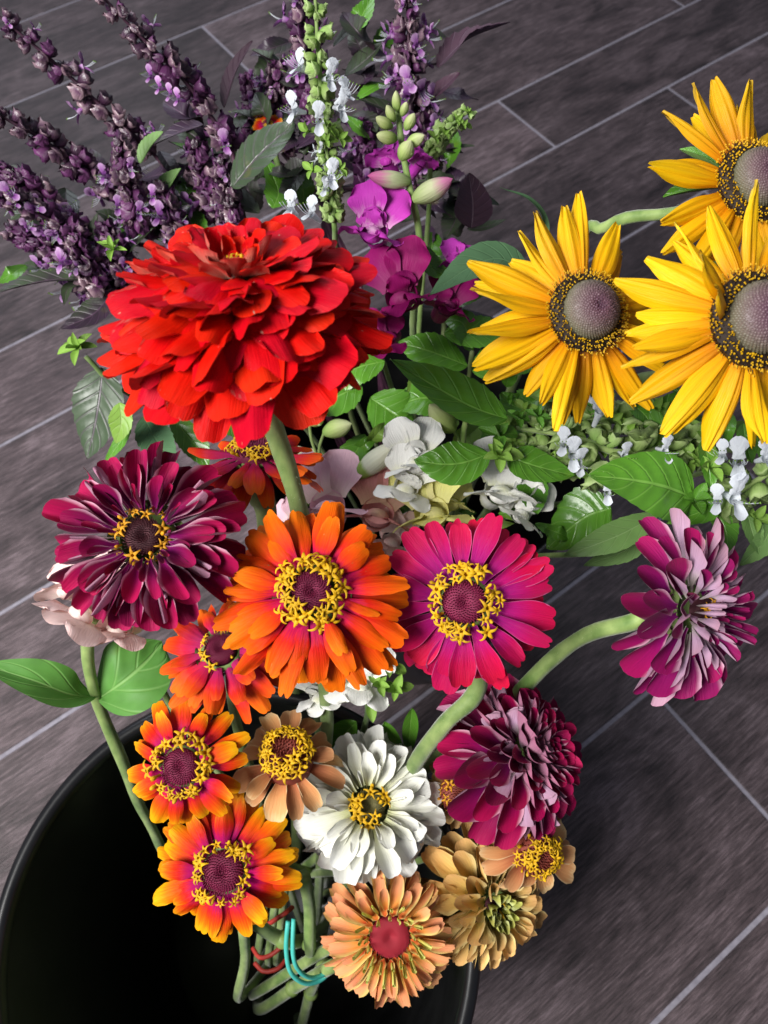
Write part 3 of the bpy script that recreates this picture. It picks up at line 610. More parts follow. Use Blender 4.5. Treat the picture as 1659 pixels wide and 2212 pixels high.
def snapf(t, pos, face, spx, kind, roll=0., seed=1, stemto=None):
    r = random.Random(seed); up, lo, tb, pal = SN[kind]; s = spx * pos[2] / FPX / 1.75; C = at(*pos)
    X, Y, Z = frame(nrm(*face), UP * math.cos(roll) + RT * math.sin(roll)); M = mat4(X, Y, Z, C, s, s, s)
    fo = part(t, 'flower', tb, M)
    part(fo, 'palate', pal, M)
    def lobe(me, y, z, el, az, L_, W_):
        x = Vector((math.cos(el) * math.cos(az), math.sin(az), math.sin(el))).normalized(); n_ = Vector((math.sin(el), 0, -math.cos(el))) * (-1 if el < 0 else 1)
        n_ = Vector((-math.sin(el), 0, math.cos(el))) if el < .2 else Vector((math.sin(el), 0, -math.cos(el)))
        xx, yy, zz = frame(x, n_); part(fo, 'petal', me, M @ mat4(xx, yy, zz, (0.0, y, z), L_, W_, L_))
    for sgn in (-1, 1): lobe(up[(sgn + 1) // 2], .12 * sgn, .22, R(72 + r.uniform(-8, 8)), .35 * sgn, 1.0, 1.0)
    for j, sgn in enumerate((-1, 0, 1)): lobe(lo[j], .16 * sgn, -.12, R(5 + r.uniform(-10, 6)), .75 * sgn, .85, .78)
    for j in range({'mag': 5, 'dark': 3, 'whi': 3}.get(kind, 0)): lobe(lo[j % 3], r.uniform(-.15, .15), r.uniform(-.05, .12), R(r.uniform(20, 70)), r.uniform(-.9, .9), .52, .55)
    if stemto is not None:
        a = M @ Vector((-.95, 0, 0)); wpart(t, 'pedicel', tube([a, a - X * s * .3, at(*stemto)], .0012, 7), [M_stem])
def bud_mesh(mat):
    mb = MB(); v = []; f = []; uv = []; n = 14; m = 10
    for i in range(m + 1):
        u = i / m; q = .36 * math.sin(math.pi * min(1, u * .93 + .07)) ** .7 * (1 - .15 * u)
        for k in range(n):
            a = 2 * math.pi * k / n; rr = q * (1 + .07 * math.cos(3 * a + 2.5 * u)); v.append((u, rr * math.cos(a), rr * math.sin(a) + .08 * u * u)); uv.append((u, k / n))
    for i in range(m):
        for k in range(n): f.append([i*n + k, i*n + (k+1) % n, (i+1)*n + (k+1) % n, (i+1)*n + k])
    return mb.add(v, f, uv).mesh('bud', [mat])
BUD = {k: bud_mesh(m) for k, m in dict(g=M_bud, w=M_budw, p=M_budp).items()}
SEP = [sheet(5, 4, petal_fn(base=.6, mx=.4, end=.3, tip=.1, cup=.5, bend=.5, seed=s), .03).mesh('sepal', [M_cg, M_cg]) for s in (1, 2)]
def bud(t, a, b, wpx, kind='g', sep=True, stemto=None):
    A, B = at(*a), at(*b); X, Y, Z = frame(B - A, -FW); L_ = (B - A).length; W_ = wpx * (a[2] + b[2]) / 2 / FPX / .72
    o = part(t, 'bud', BUD[kind], mat4(X, Y, Z, A, L_, W_, W_))
    if sep:
        for k in range(5):
            an = 2 * math.pi * k / 5 + .4; rad = Y * math.cos(an) + Z * math.sin(an)
            x, y, z = frame(X * .75 + rad * .65, -rad); s = max(W_ * .62, .003); part(o, 'sepal', SEP[k % 2], mat4(x, y, z, A + X * L_ * .02 + rad * W_ * .06, s, s * .6, s))
    if stemto: wpart(t, 'pedicel', tube([at(*stemto), A.lerp(at(*stemto), .4) - X * L_ * .1, A], .0011, 7), [M_stem])

# ------------------------------------------------------------------ rudbeckia
def cone_mesh(n=760):
    mb = MB(); rr = random.Random(8); prof = lambda q: .92 * math.cos(q * math.pi / 2) ** .62 - .12 * math.exp(-((q) / .13) ** 2)
    rad = lambda q: math.sin(q * math.pi / 2) ** .95
    lathe([(max(.001, rad(i / 16)), prof(i / 16)) for i in range(16)] + [(1, -.1), (.9, -.25)], 40, mb)
    for i in range(n):
        z = (i + .5) / n; q = min(.985, math.acos(1 - z) / (math.pi / 2)); a = i * 2.39996
        p = Vector((rad(q) * math.cos(a), rad(q) * math.sin(a), prof(q))); nn = Vector((p.x, p.y, max(.05, p.z) * .9)).normalized()
        X, Y, Z = frame(nn + Vector((rr.uniform(-.3, .3), rr.uniform(-.3, .3), rr.uniform(-.2, .3))), Vector((0, 0, 1))); s = .046 * rr.uniform(.6, 1.25)
        mb.add([p + Y*s, p + Z*s*1.1, p - Y*s, p - Z*s*1.1, p + X*s*1.15], [[0, 1, 4], [1, 2, 4], [2, 3, 4], [3, 0, 4]], [(q, .5)] * 5)
    return mb.mesh('cone', [M_cone], True)
def anther_mesh(n=560):
    mb = MB(); r = random.Random(5)
    lathe([(1.0, .25), (1.2, .18), (1.38, .0), (1.34, -.2)], 40, mb, 0)
    for i in range(n):
        a = i * 2.39996; q = r.uniform(1.0, 1.46); z = lerp(.26, .0, (q - 1) / .46)
        p = Vector((q * math.cos(a), q * math.sin(a), z)); d = Vector((math.cos(a) * (.35 + (q - 1) * 3.2), math.sin(a) * (.35 + (q - 1) * 3.2), .75)).normalized(); L_ = r.uniform(.10, .20)
        X, Y, Z = frame(d, Vector((.1, .2, 1))); s = .020
        mb.add([p + Y*s, p + Z*s, p - Y*s, p - Z*s, p + d*L_], [[0, 1, 4], [1, 2, 4], [2, 3, 4], [3, 0, 4]], None, 0)
        if r.random() < .85:
            c = p + d * L_; s = r.uniform(.024, .042)
            mb.add([c + Y*s, c + Z*s, c - Y*s, c - Z*s, c + d*s*1.6, c - d*s], [[0, 1, 4], [1, 2, 4], [2, 3, 4], [3, 0, 4], [1, 0, 5], [2, 1, 5], [3, 2, 5], [0, 3, 5]], None, 1)
    return mb.mesh('anther_ring', [M_black, M_yellow], False)
CONE = cone_mesh(); ANTH = anther_mesh()
def rudbeckia(label, pos, face, rpx, crpx, n, stem, fi, seed, el=-8, extra=()):
    r = random.Random(seed); C = at(*pos); N_ = nrm(*face); px = pos[2] / FPX; Rm = rpx * px; cr = crpx * px
    base = foot(B2, fi); t = thing('rudbeckia', base, label, 'flower', 'yellow coneflowers'); A = (UP - N_ * UP.dot(N_)).normalized(); B = A.cross(N_)
    P = [C - N_ * cr * .25, C - N_ * cr * .9] + [at(*q) for q in stem] + [base]
    stem_part(t, P, .0036, .0034, M_stem); hairs(t, P[:4], .0036, 330, .0034, seed)
    part(t, 'cone', CONE, mat4(B, A, N_, C + N_ * cr * .12, cr, cr, cr)); part(t, 'anther_ring', ANTH, mat4(B, A, N_, C + N_ * cr * .05, cr, cr, cr), kind='stuff')
    def pet(ph, e, L_, W_, z=0., me=None):
        rad = B * math.cos(ph) + A * math.sin(ph); X = rad * math.cos(e) + N_ * math.sin(e)
        X, Y, Z = frame(X, N_ * math.cos(e) - rad * math.sin(e) + rad.cross(N_) * r.uniform(-.5, .5)); part(t, 'petal', me or r.choice(ST['rud']), mat4(X, Y, Z, C + rad * cr * .85 - N_ * (cr * .12 + z), L_, W_, L_))
    for ring, (m, zz, de) in enumerate(((n, 0, 0), (n // 2, .0016, -9))):
        for k in range(m):
            pet(2 * math.pi * (k + r.uniform(-.28, .28) + .5 * ring) / m, R(el + de + r.uniform(-19, 17)), (Rm - cr * .85) * r.uniform(.80, 1.16), Rm * r.uniform(.16, .25), zz)
    for ph, e, l, w_ in extra: pet(R(ph), R(e), (Rm - cr * .85) * l, Rm * w_, 0)
    for k in range(9):                                     # hairy green bracts behind the rays
        ph = 2 * math.pi * (k + .3) / 9; rad = B * math.cos(ph) + A * math.sin(ph); e = R(-28 + r.uniform(-10, 10)); X, Y, Z = frame(rad * math.cos(e) + N_ * math.sin(e), N_)
        part(t, 'bract', r.choice(SL_dark), mat4(X, Y, Z, C + rad * cr * .5 - N_ * cr * .45, Rm * .62, Rm * .14, Rm * .62))
    return t

# ================================================================== THE FLOWERS
ring = lambda m, n, el, ln, wid, z, r0, ej=7, off=None: dict(m=m, n=n, el=el, len=ln, wid=wid, z=z, r0=r0, ej=ej, **({} if off is None else {'off': off}))
FL1 = [(.31, .10, 19, .7), (.27, .15, 17, .35)]
# --- zinnias of the front bucket
z = zinnia('huge double scarlet zinnia standing highest above the bouquet', (520, 622, .310), (-.02, 1.18), 344,
    [ring('red', 17, -22, .74, .33, -.13, .30, 11), ring('red', 20, -17, .72, .31, -.09, .28, 10), ring('red', 22, -12, .69, .29, -.05, .27, 9), ring('red', 24, -7, .65, .27, -.01, .26, 9), ring('red', 24, -2, .60, .26, .03, .24, 9), ring('red', 23, 4, .55, .25, .06, .23, 10), ring('red', 22, 10, .50, .24, .08, .21, 10),
     ring('red', 20, 16, .45, .23, .10, .19, 11), ring('red', 18, 23, .39, .21, .12, .16, 12), ring('red', 15, 32, .32, .19, .13, .14, 13), ring('redin', 12, 42, .24, .15, .12, .12, 14), ring('redin', 9, 54, .18, .12, .11, .09, 16), ring('redin', 6, 64, .13, .09, .11, .05, 16)],
    dict(r=.07, z=.13, fs=0.0384, fl=[(.05, .19, 6, .4)]), [(592, 930, .372), (640, 1080, .402), (672, 1250, .45), (690, 1500, .52)], fi=0, srad=.0044, seed=3)
z = zinnia('burgundy zinnia with pale petal backs leaning out beside the peach snapdragon', (314, 1160, .365), (.02, .22), 226,
    [ring('burg', 15, -12, .74, .25, -.04, .26, 9), ring('burg', 15, 1, .67, .24, .02, .25, 9), ring('burg', 13, 14, .58, .22, .06, .24, 11), ring('burg', 11, 27, .45, .18, .09, .24, 13), ring('burgw', 9, 6, .60, .075, .05, .26, 14), ring('burgw', 7, 24, .50, .065, .09, .24, 16), ring('burgin', 10, 40, .36, .11, .11, .24, 18), ring('burgin', 8, 58, .26, .08, .12, .22, 18)],
    dict(r=.19, z=.06, mesh=D_dark, fs=0.0700, fl=[(.24, .12, 16, .5), (.28, .08, 12, .9)], gap=.15), [(238, 1300, .43), (190, 1385, .455), (205, 1500, .475), (262, 1640, .505), (318, 1770, .55), (420, 1900, .64)], fi=1, srad=.0034, flor=F_amb, seed=5)
leaf(z, [(208, 1505, .474), (150, 1500, .46), (70, 1470, .45), (-40, 1435, .445)], 92, (.1, .9), [M_zleaf, M_leaf_u], fold=.5, serr=0, nv=3, mx=.5, quilt=.05, label='broad clasping green leaf')
leaf(z, [(212, 1510, .476), (270, 1470, .47), (315, 1430, .475), (350, 1388, .485)], 165, (.1, .25), [M_zleaf, M_leaf_u], fold=.18, serr=0, nv=3, mx=.45, quilt=.06)
zinnia('bright orange zinnia with crimson centre, between the burgundy and crimson ones', (674, 1282, .370), (.03, .32), 236,
    [ring('oran', 18, -19, .74, .23, -.06, .28, 11), ring('oran', 18, -9, .69, .225, .0, .27, 11), ring('oran', 15, 2, .62, .21, .05, .26, 12), ring('oran', 8, 12, .48, .19, .08, .26, 14)],
    dict(r=.19, z=.10, fs=0.0819, fl=[(.28, .15, 21, .75), (.225, .19, 17, .25), (.33, .10, 12, 1.0)], gap=.06), [(690, 1400, .44), (705, 1540, .48), (700, 1700, .54)], fi=2, srad=.0038, seed=8)
zinnia('crimson pink zinnia with a bold yellow ring, behind the orange one', (1003, 1300, .388), (-.16, .10), 205,
    [ring('crim', 20, -11, .74, .28, -.04, .26, 7), ring('crim', 18, 2, .67, .26, .03, .27, 9)],
    dict(r=.24, z=.06, fs=0.0896, fl=[(.37, .13, 22, .75), (.31, .18, 19, .3)]), [(1032, 1480, .428), (962, 1562, .440), (893, 1655, .480), (830, 1780, .56)], fi=3, srad=.0046, seed=9)
zinnia('magenta zinnia with lilac petal backs on an arching stem away from the rest', (1488, 1316, .405), (.80, -.05), 215,
    [ring('mag', 16, -16, .74, .26, -.05, .26, 10), ring('mag', 16, 0, .68, .25, .02, .25, 11), ring('mag', 15, 15, .58, .21, .08, .24, 12), ring('magin', 16, 34, .46, .13, .12, .20, 14), ring('magin', 12, 54, .38, .11, .14, .14, 14), ring('magin', 9, 70, .28, .09, .15, .08, 14), ring('magin', 6, 80, .22, .08, .15, .03, 14)],
    dict(r=.15, z=.16, mesh=D_dark, fs=0.0560, fl=[(.12, .26, 9, .5)], gap=.1), [(1380, 1338, .418), (1270, 1370, .44), (1185, 1430, .462), (1070, 1545, .49), (940, 1640, .52)], fi=4, srad=.0042, flor=F_amb, seed=10)
zinnia('domed wine red zinnia with lilac petal backs overhanging the bucket rim', (1112, 1632, .462), (1.10, .62), 178,
    [ring('burg', 11, -26, .84, .40, -.08, .26, 9, .1), ring('burg', 13, -13, .78, .36, -.01, .26, 9), ring('dome', 15, -2, .72, .31, .06, .26, 9), ring('dome', 16, 8, .65, .28, .12, .25, 9), ring('dome', 16, 18, .58, .26, .18, .23, 9), ring('dome', 15, 28, .51, .24, .24, .20, 9), ring('magw', 10, 12, .62, .09, .14, .25, 12), ring('magw', 9, 30, .5, .08, .25, .2, 12), ring('dome', 13, 39, .44, .21, .29, .17), ring('dome', 11, 51, .36, .18, .33, .13), ring('dome', 9, 64, .28, .14, .35, .09), ring('burgin', 7, 74, .22, .10, .36, .05)],
    dict(r=.12, z=.28, mesh=D_dark), [(980, 1670, .51), (930, 1730, .55)], fi=5, srad=.0036, seed=12)
zinnia('flame zinnia with magenta heart and yellow tips, topmost of the flame coloured pair', (393, 1655, .430), (-.10, .12), 150,
    [ring('flam', 15, -10, .74, .29, -.02, .30, 12), ring('flam', 7, 4, .58, .25, .05, .30, 13)],
    dict(r=.28, z=.04, fs=0.1088, fl=[(.45, .10, 21, .8), (.38, .17, 17, .35)]), [(420, 1730, .49), (480, 1800, .53)], fi=6, srad=.0030, seed=14)
zinnia('flame zinnia with dark crimson disc, lower of the flame coloured pair', (484, 1880, .448), (-.02, .14), 180,
    [ring('flam', 18, -17, .74, .24, -.05, .28, 10), ring('flam', 17, -5, .66, .23, .02, .27, 11), ring('flam', 8, 7, .52, .20, .07, .27, 13)],
    dict(r=.26, z=.04, fs=0.0845, fl=[(.37, .10, 20, .8), (.32, .15, 16, .4)]), [(530, 2060, .54), (525, 2150, .62)], fi=7, srad=.0034, seed=16)
zinnia('small tan peach zinnia with tall yellow cone above the white one', (622, 1640, .455), (.02, .85), 130,
    [ring('peach', 13, -12, .74, .34, -.06, .28, 10), ring('peach', 3, 14, .6, .3, .02, .28, 10)],
    dict(r=.46, z=.05, mesh=D_tall, fs=0.1088, fl=[(.41, .30, 22, .9), (.36, .40, 20, .6), (.28, .47, 15, .3)]), [(600, 1760, .50), (585, 1850, .55)], fi=8, srad=.0026, seed=18, smat=M_stem_d)
zinnia('white double zinnia with yellow florets in the middle of the bucket', (797, 1742, .475), (.05, .42), 186,
    [ring('whit', 18, -22, .74, .33, -.07, .26, 7), ring('whit', 18, -11, .69, .31, .0, .25), ring('whit', 18, 0, .62, .29, .06, .24), ring('whit', 16, 12, .54, .26, .10, .23), ring('whit', 9, 33, .38, .2, .13, .22), ring('whitin', 10, 48, .30, .08, .14, .22, 14)],
    dict(r=.20, z=.06, mesh=disc_mesh(noise_mat('disc_olive', (.10, .09, .03), (.2, .18, .06), 300.)), fs=0.0768, fl=[(.21, .16, 16, .5), (.15, .20, 12, .3)], gap=.12), [(770, 1870, .55)], fi=9, srad=.0034, seed=20)
zinnia('apricot zinnia with rolled pale edged petals and red disc', (842, 2020, .468), (.0, .10), 160,
    [ring('lime', 17, -14, .74, .27, -.05, .26, 6), ring('lime', 18, -2, .68, .25, .02, .26, 7), ring('lime', 17, 11, .58, .22, .08, .27, 8), ring('lime', 14, 22, .40, .17, .10, .36, 12), ring('limein', 17, 62, .30, .13, .12, .37, 16), ring('limein', 14, 74, .24, .11, .12, .30, 14)],
    dict(r=.29, z=.04, mesh=D_red), [(715, 2045, .55), (545, 2150, .62)], b=None, srad=.0040, seed=22)
zinnia('olive and apricot double zinnia with greenish heart behind the apricot one', (1052, 1945, .490), (.55, .0), 175,
    [ring('oliv', 15, -28, .66, .28, -.12, .28, 9), ring('oliv', 17, -14, .62, .26, -.04, .27), ring('oliv', 17, -1, .56, .24, .04, .26), ring('oliv', 16, 11, .50, .21, .10, .24), ring('oliv', 14, 23, .42, .19, .15, .22), ring('oliv', 13, 36, .36, .16, .17, .19), ring('olivin', 11, 52, .24, .11, .18, .14), ring('olivin', 8, 66, .15, .08, .18, .10)],
    dict(r=.11, z=.15, mesh=D_dark, fs=0.0640, fl=[(.10, .26, 4, .5)]), [(900, 2000, .56), (760, 2050, .62)], fi=11, srad=.0034, seed=24)
zinnia('small peach zinnia tucked under the wine red dome', (1152, 1835, .455), (.28, .0), 120,
    [ring('peach', 12, -4, .74, .36, -.04, .26, 12), ring('peach', 5, 14, .6, .32, .02, .27, 12)],
    dict(r=.40, z=.05, mesh=D_brick, fs=0.1088, fl=[(.42, .22, 18, .9), (.34, .36, 18, .6), (.24, .44, 14, .3)]), [(1040, 1830, .53), (900, 1860, .58)], fi=12, srad=.0026, seed=26)
zinnia('faded brown zinnia wedged between the white and wine red ones', (985, 1712, .488), (.15, .2), 78,
    [ring('brown', 11, -12, .74, .36, -.06, .28, 12), ring('brown', 7, 6, .6, .32, .0, .28, 12)],
    dict(r=.55, z=.05, mesh=D_brick, fs=0.1536, fl=[(.5, .2, 18, .8), (.36, .4, 14, .4)]), [(940, 1790, .55)], fi=13, srad=.0024, flor=F_amb, seed=28)
zinnia('red orange zinnia seen edge on below the huge scarlet one', (552, 985, .440), (.05, 1.9), 160,
    [ring('rora', 17, -14, .74, .25, -.04, .28, 9), ring('rora', 15, 0, .66, .23, .02, .27, 10)],
    dict(r=.30, z=.06, fs=0.0794, fl=[(.36, .14, 22, .8), (.28, .2, 18, .4)]), [(573, 1100, .47), (590, 1250, .50), (640, 1500, .56)], fi=14, srad=.0060, seed=30, smat=M_stem_d)
zinnia('shaded red orange zinnia half hidden beneath the bright orange one', (478, 1405, .425), (-.05, .65), 158,
    [ring('rora', 15, -24, .76, .27, -.06, .26, 9), ring('rora', 14, -8, .68, .26, .0, .26, 10), ring('rora', 9, 10, .5, .22, .05, .27, 12)],
    dict(r=.22, z=.05, fs=0.0768, fl=[(.28, .12, 16, .8)], gap=.25), [(510, 1560, .50), (560, 1720, .55)], fi=15, srad=.0032, seed=32)
zinnia('small yellow orange zinnia peeping from behind a purple basil leaf', (578, 268, .575), (.0, .4), 34,
    [ring('flam', 12, 10, .74, .4, -.04, .26, 10)], dict(r=.3, z=.05, fs=0.1152, fl=[(.3, .14, 10, .5)]), [(640, 500, .60), (720, 760, .64)], b=B2, fi=40, srad=.002, seed=33)

# --- rudbeckias
rd = rudbeckia('yellow coneflower with open taupe cone, beside the grey green leaf', (1266, 676, .365), (.26, .06), 258, 62, 21, [(1255, 760, .43), (1180, 880, .52), (1090, 950, .60)], 1, 41, el=-4)
leaf(rd, [(1150, 600, .44), (1080, 560, .435), (1010, 580, .43), (925, 640, .43)], 92, (-.1, .55), [M_rleaf, M_rleaf], fold=.15, serr=.03, teeth=22, mx=.45)
leaf(rd, [(1168, 560, .425), (1178, 480, .41), (1145, 430, .40), (1080, 405, .395)], 17, (0, .5), [M_rleaf, M_rleaf], fold=.2, serr=.0, mx=.3, name='bract')
rd = rudbeckia('yellow coneflower with a folded upright ray, lower of the two at the edge', (1632, 692, .335), (.18, .0), 286, 76, 20, [(1560, 780, .40), (1440, 810, .44), (1350, 830, .47), (1200, 900, .56)], 2, 42, el=-2, extra=[(168, 55, .62, .24), (146, 30, .75, .24)])
rd = rudbeckia('yellow coneflower with downswept rays, farthest of the three', (1628, 395, .385), (.22, .10), 240, 62, 20, [(1560, 450, .43), (1440, 462, .46), (1310, 490, .48), (1200, 620, .55)], 3, 43, el=0)

# --- purple basil of the rear bucket
def pb(label, i, pts, gap, size, co=CO_p, pf=.2, via=None, **k):
    base = foot(B2, i); t = thing('purple_basil', base, label, 'basil', 'purple basil stems'); t['stem_no'] = i
    v = [at(*q) for q in (via or [(700, 850, .63)])]
    stem_part(t, [base] + v + [at(*pts[0])], .0020, .0016, M_stem_p)
    spike(t, pts, gap, size, k.pop('cal', CX_p), co, pf, seed=i, **k); return t
PL = [M_ploaf, M_pleaf_u]; PG = [M_pgreen, M_pleaf_u]
V1 = [(690, 860, .63), (560, 600, .60)]
t = pb('purple basil spike of round seed pods arching farthest over the tiles', 10, [(500, 320, .56), (445, 235, .545), (390, 165, .53), (300, 75, .51), (205, -25, .49)], 40, 27, pf=.10, per=7, via=V1)
for px, py in ((345, 190), (368, 205), (325, 165), (385, 215)): blossom(t, (px, py, .505), (-.6, -.3), 26, CO_p)
leaf(t, [(484, 232, .55), (505, 160, .55), (545, 88, .55)], 42, (-.6, .3), [M_pleaf_u, M_ploaf], fold=.5)
leaf(t, [(440, 270, .56), (390, 285, .56), (335, 312, .56)], 48, (-.2, .8), PL, fold=.4)
t = pb('purple basil spike of seed pods with its tip over the farthest grout line', 11, [(330, 330, .57), (235, 245, .55), (150, 165, .535), (70, 95, .52), (-20, 20, .505)], 42, 26, pf=.04, per=7, via=V1)
leaf(t, [(302, 352, .55), (325, 315, .545), (352, 284, .54)], 44, (-.4, .3), [M_leaf_u, M_leaf_u], fold=.5, label='small pale green leaf')
t = pb('purple basil spike of seed pods lying between two longer spikes', 12, [(350, 470, .575), (250, 405, .56), (165, 352, .54), (90, 300, .525), (40, 272, .515), (-30, 232, .505)], 40, 28, pf=.06, per=7, via=V1)
leaf(t, [(340, 425, .56), (365, 395, .555), (392, 363, .55)], 46, (-.3, .3), [M_leaf_u, M_leaf_u], fold=.4)
t = pb('purple basil spike with lilac blooms reaching lowest over the floor', 13, [(260, 580, .58), (200, 530, .565), (145, 495, .55), (84, 462, .535), (20, 428, .525), (-25, 405, .52)], 34, 30, pf=.22, per=7, via=V1)
leaf(t, [(195, 560, .56), (200, 510, .555), (212, 458, .55)], 46, (-.5, .2), PL, fold=.3)
t = pb('short purple basil plume rising between the seed pod spikes', 14, [(300, 500, .56), (285, 430, .545), (272, 370, .53), (262, 312, .52)], 15, 26, pf=.10, per=7, via=V1, cal=CX_d + CX_p[:1], droop=.2)
for px, py in ((300, 460), (255, 448), (330, 425), (225, 380)): blossom(t, (px, py, .515), (rnd.uniform(-.6, .6), -.5), 28, CO_p)
leaf(t, [(215, 575, .57), (270, 535, .56), (335, 492, .55)], 80, (-.2, .5), [M_ploaf, M_leaf_u], fold=.2)
t = pb('stubby purple basil plume right behind the huge scarlet zinnia', 15, [(505, 500, .57), (492, 430, .555), (480, 350, .54)], 15, 24, pf=.10, per=7, via=V1, cal=CX_d + CX_p[:1], droop=.2)
leaf(t, [(502, 405, .53), (560, 335, .52), (636, 266, .515)], 120, (-.25, .45), PG, fold=.18, quilt=.10, label='large ribbed grey green leaf with purple midrib')
leaf(t, [(560, 460, .57), (480, 420, .575), (400, 400, .58)], 70, (0, .7), PL)
leaf(t, [(590, 450, .57), (600, 410, .57), (570, 340, .57)], 60, (.2, .7), [M_leaf, M_leaf_u])
leaf(t, [(520, 470, .575), (450, 380, .58), (420, 345, .58)], 60, (0, .9), PL)
t = pb('dark purple basil cluster with long drooping leaf beside the scarlet zinnia', 16, [(230, 640, .57), (195, 590, .55), (160, 500, .53)], 15, 28, pf=.10, per=7, via=V1, cal=CX_d + CX_p[:1], droop=.2)
blossom(t, (133, 568, .52), (-.3, -.4), 30, CO_p)
leaf(t, [(190, 600, .55), (110, 605, .545), (45, 618, .54), (-10, 634, .535)], 58, (-.1, .9), [M_ploaf, M_pleaf_u], fold=.45, serr=.12)
leaf(t, [(200, 610, .555), (150, 620, .55), (138, 658, .545)], 26, (.1, .9), PL)
leaf(t, [(235, 640, .56), (200, 680, .555), (128, 712, .55)], 76, (-.3, .3), PL, fold=.2, quilt=.08, label='purple leaf with puckered veins')
leaf(t, [(222, 795, .52), (215, 860, .52), (203, 930, .525), (188, 992, .53)], 118, (-.1, .35), PG, fold=.12, quilt=.05, label='large drooping grey green leaf with purple midrib')
for n_, (lab, pts_) in enumerate((('dense purple plume filling the gap beside the short plume', [(400, 540, .575), (370, 470, .56), (345, 400, .55)]),
        ('low purple plume brushing the petals of the scarlet zinnia', [(290, 610, .57), (250, 560, .555), (228, 490, .545)]),
        ('purple plume crossing under the lowest basil spike', [(210, 620, .575), (130, 550, .56), (75, 520, .55), (30, 500, .545)]),
        ('lilac flecked plume over the long drooping leaf', [(150, 500, .57), (90, 430, .555), (40, 390, .545), (-10, 365, .54)]),
        ('dark plume leaning on the big ribbed leaf', [(470, 470, .58), (440, 390, .57), (425, 320, .56)]))):
    pb(lab, 60 + n_, pts_, 17, 28, pf=.14, per=8, via=V1, cal=CX_d + CX_p[:2], droop=.1)
V2 = [(820, 800, .64), (700, 450, .62)]
t = pb('purple basil plume in bloom behind the small orange flower', 17, [(610, 330, .60), (600, 240, .585), (593, 140, .57)], 17, 24, pf=.4, via=V2)
t2 = pb('dim purple basil plume beside the upright narrow leaf', 18, [(560, 320, .61), (548, 240, .60), (535, 165, .59)], 16, 22, pf=.15, via=V2, cal=CX_d)
leaf(t2, [(560, 250, .60), (580, 150, .60), (560, 110, .60)], 60, (0, .9), PL)
t = pb('tall purple basil plume directly behind the green basil spike', 19, [(690, 300, .60), (672, 160, .57), (660, 60, .55), (655, -30, .54)], 19, 30, pf=.35, via=V2, cal=CX_d + CX_p[:1])
leaf(t, [(745, 165, .58), (790, 130, .575), (832, 88, .57)], 56, (-.3, .6), PL, fold=.3); leaf(t, [(740, 150, .59), (800, 165, .585), (858, 160, .58)], 40, (.2, 1.), [M_pleaf_u, M_ploaf])
leaf(t, [(730, 230, .59), (690, 280, .585), (640, 320, .58)], 60, (0, .7), PL); leaf(t, [(720, 100, .59), (755, 60, .59), (770, 20, .59)], 26, (0, .7), PL)
t = pb('lilac blooming basil column standing tallest over the plain tiles', 20, [(905, 380, .60), (892, 240, .575), (884, 120, .555), (878, -30, .535)], 21, 30, pf=.55, via=V2)
leaf(t, [(945, 145, .565), (1010, 85, .56), (1102, 48, .55)], 60, (.1, 1.0), [M_pleaf_u, M_ploaf], fold=.5, serr=.14, label='long dark leaf with toothed edge')
leaf(t, [(910, 228, .57), (945, 200, .565), (993, 156, .56)], 52, (.2, .8), [M_pleaf_u, M_leaf], fold=.3)
leaf(t, [(900, 280, .585), (840, 240, .58), (760, 205, .58)], 70, (0, .9), PL); leaf(t, [(870, 210, .59), (820, 250, .59), (790, 265, .59)], 50, (.3, .9), PL)
t = pb('small dark basil plume under the long toothed leaf', 21, [(935, 400, .60), (930, 310, .585), (925, 235, .575)], 17, 22, pf=.25, via=V2)
leaf(t, [(1018, 492, .55), (1020, 440, .545), (1012, 374, .54)], 98, (.3, .5), [M_pleaf_u, M_pleaf_u], fold=.15, serr=.02, label='very dark oval leaf')
leaf(t, [(1010, 495, .55), (1050, 490, .55), (1094, 474, .55)], 34, (.1, .8), [M_ploaf, M_pleaf_u]); leaf(t, [(1000, 330, .58), (960, 320, .58), (1025, 315, .58)], 36, (.1, .8), PL)
t = pb('dim basil plume between the green spike and the snapdragon buds', 22, [(795, 400, .605), (790, 330, .59), (782, 262, .58)], 16, 24, pf=.1, via=V2, cal=CX_d)
leaf(t, [(790, 380, .60), (740, 340, .60), (690, 330, .60)], 60, (0, .8), PL); leaf(t, [(800, 420, .60), (850, 470, .60), (910, 470, .60)], 70, (0, .8), PL)

for k, (px, py, ex, ey, w_, q) in enumerate(((430, 440, 345, 455, 60, 12), (440, 400, 475, 330, 55, 12), (400, 470, 330, 520, 60, 14), (250, 500, 205, 455, 40, 13), (150, 540, 90, 545, 36, 13), (230, 610, 175, 655, 44, 16),
        (260, 430, 320, 395, 40, 14), (610, 400, 660, 350, 60, 17), (560, 380, 625, 405, 60, 17), (640, 300, 600, 330, 44, 19), (760, 250, 815, 285, 50, 20), (880, 300, 960, 345, 60, 21), (830, 180, 770, 215, 40, 20), (985, 470, 960, 520, 50, 21), (450, 320, 415, 275, 40, 10), (180, 520, 240, 505, 40, 13), (120, 470, 160, 440, 30, 13), (520, 250, 500, 300, 40, 18), (620, 210, 665, 180, 44, 17), (910, 420, 960, 450, 60, 22))):
    par = [o for o in COL.objects if o.name.startswith('purple_basil') and o.get('stem_no') == q][0]
    leaf(par, [(px, py, .59), ((px + ex) / 2 + 6, (py + ey) / 2 - 8, .582), (ex, ey, .58)], w_, (rnd.uniform(-.5, .5), rnd.uniform(.4, 1.)), PL if k % 4 else [M_leaf, M_leaf_u], fold=rnd.uniform(.15, .5), serr=.08)
for o in COL.objects:
    if 'stem_no' in o: del o['stem_no']

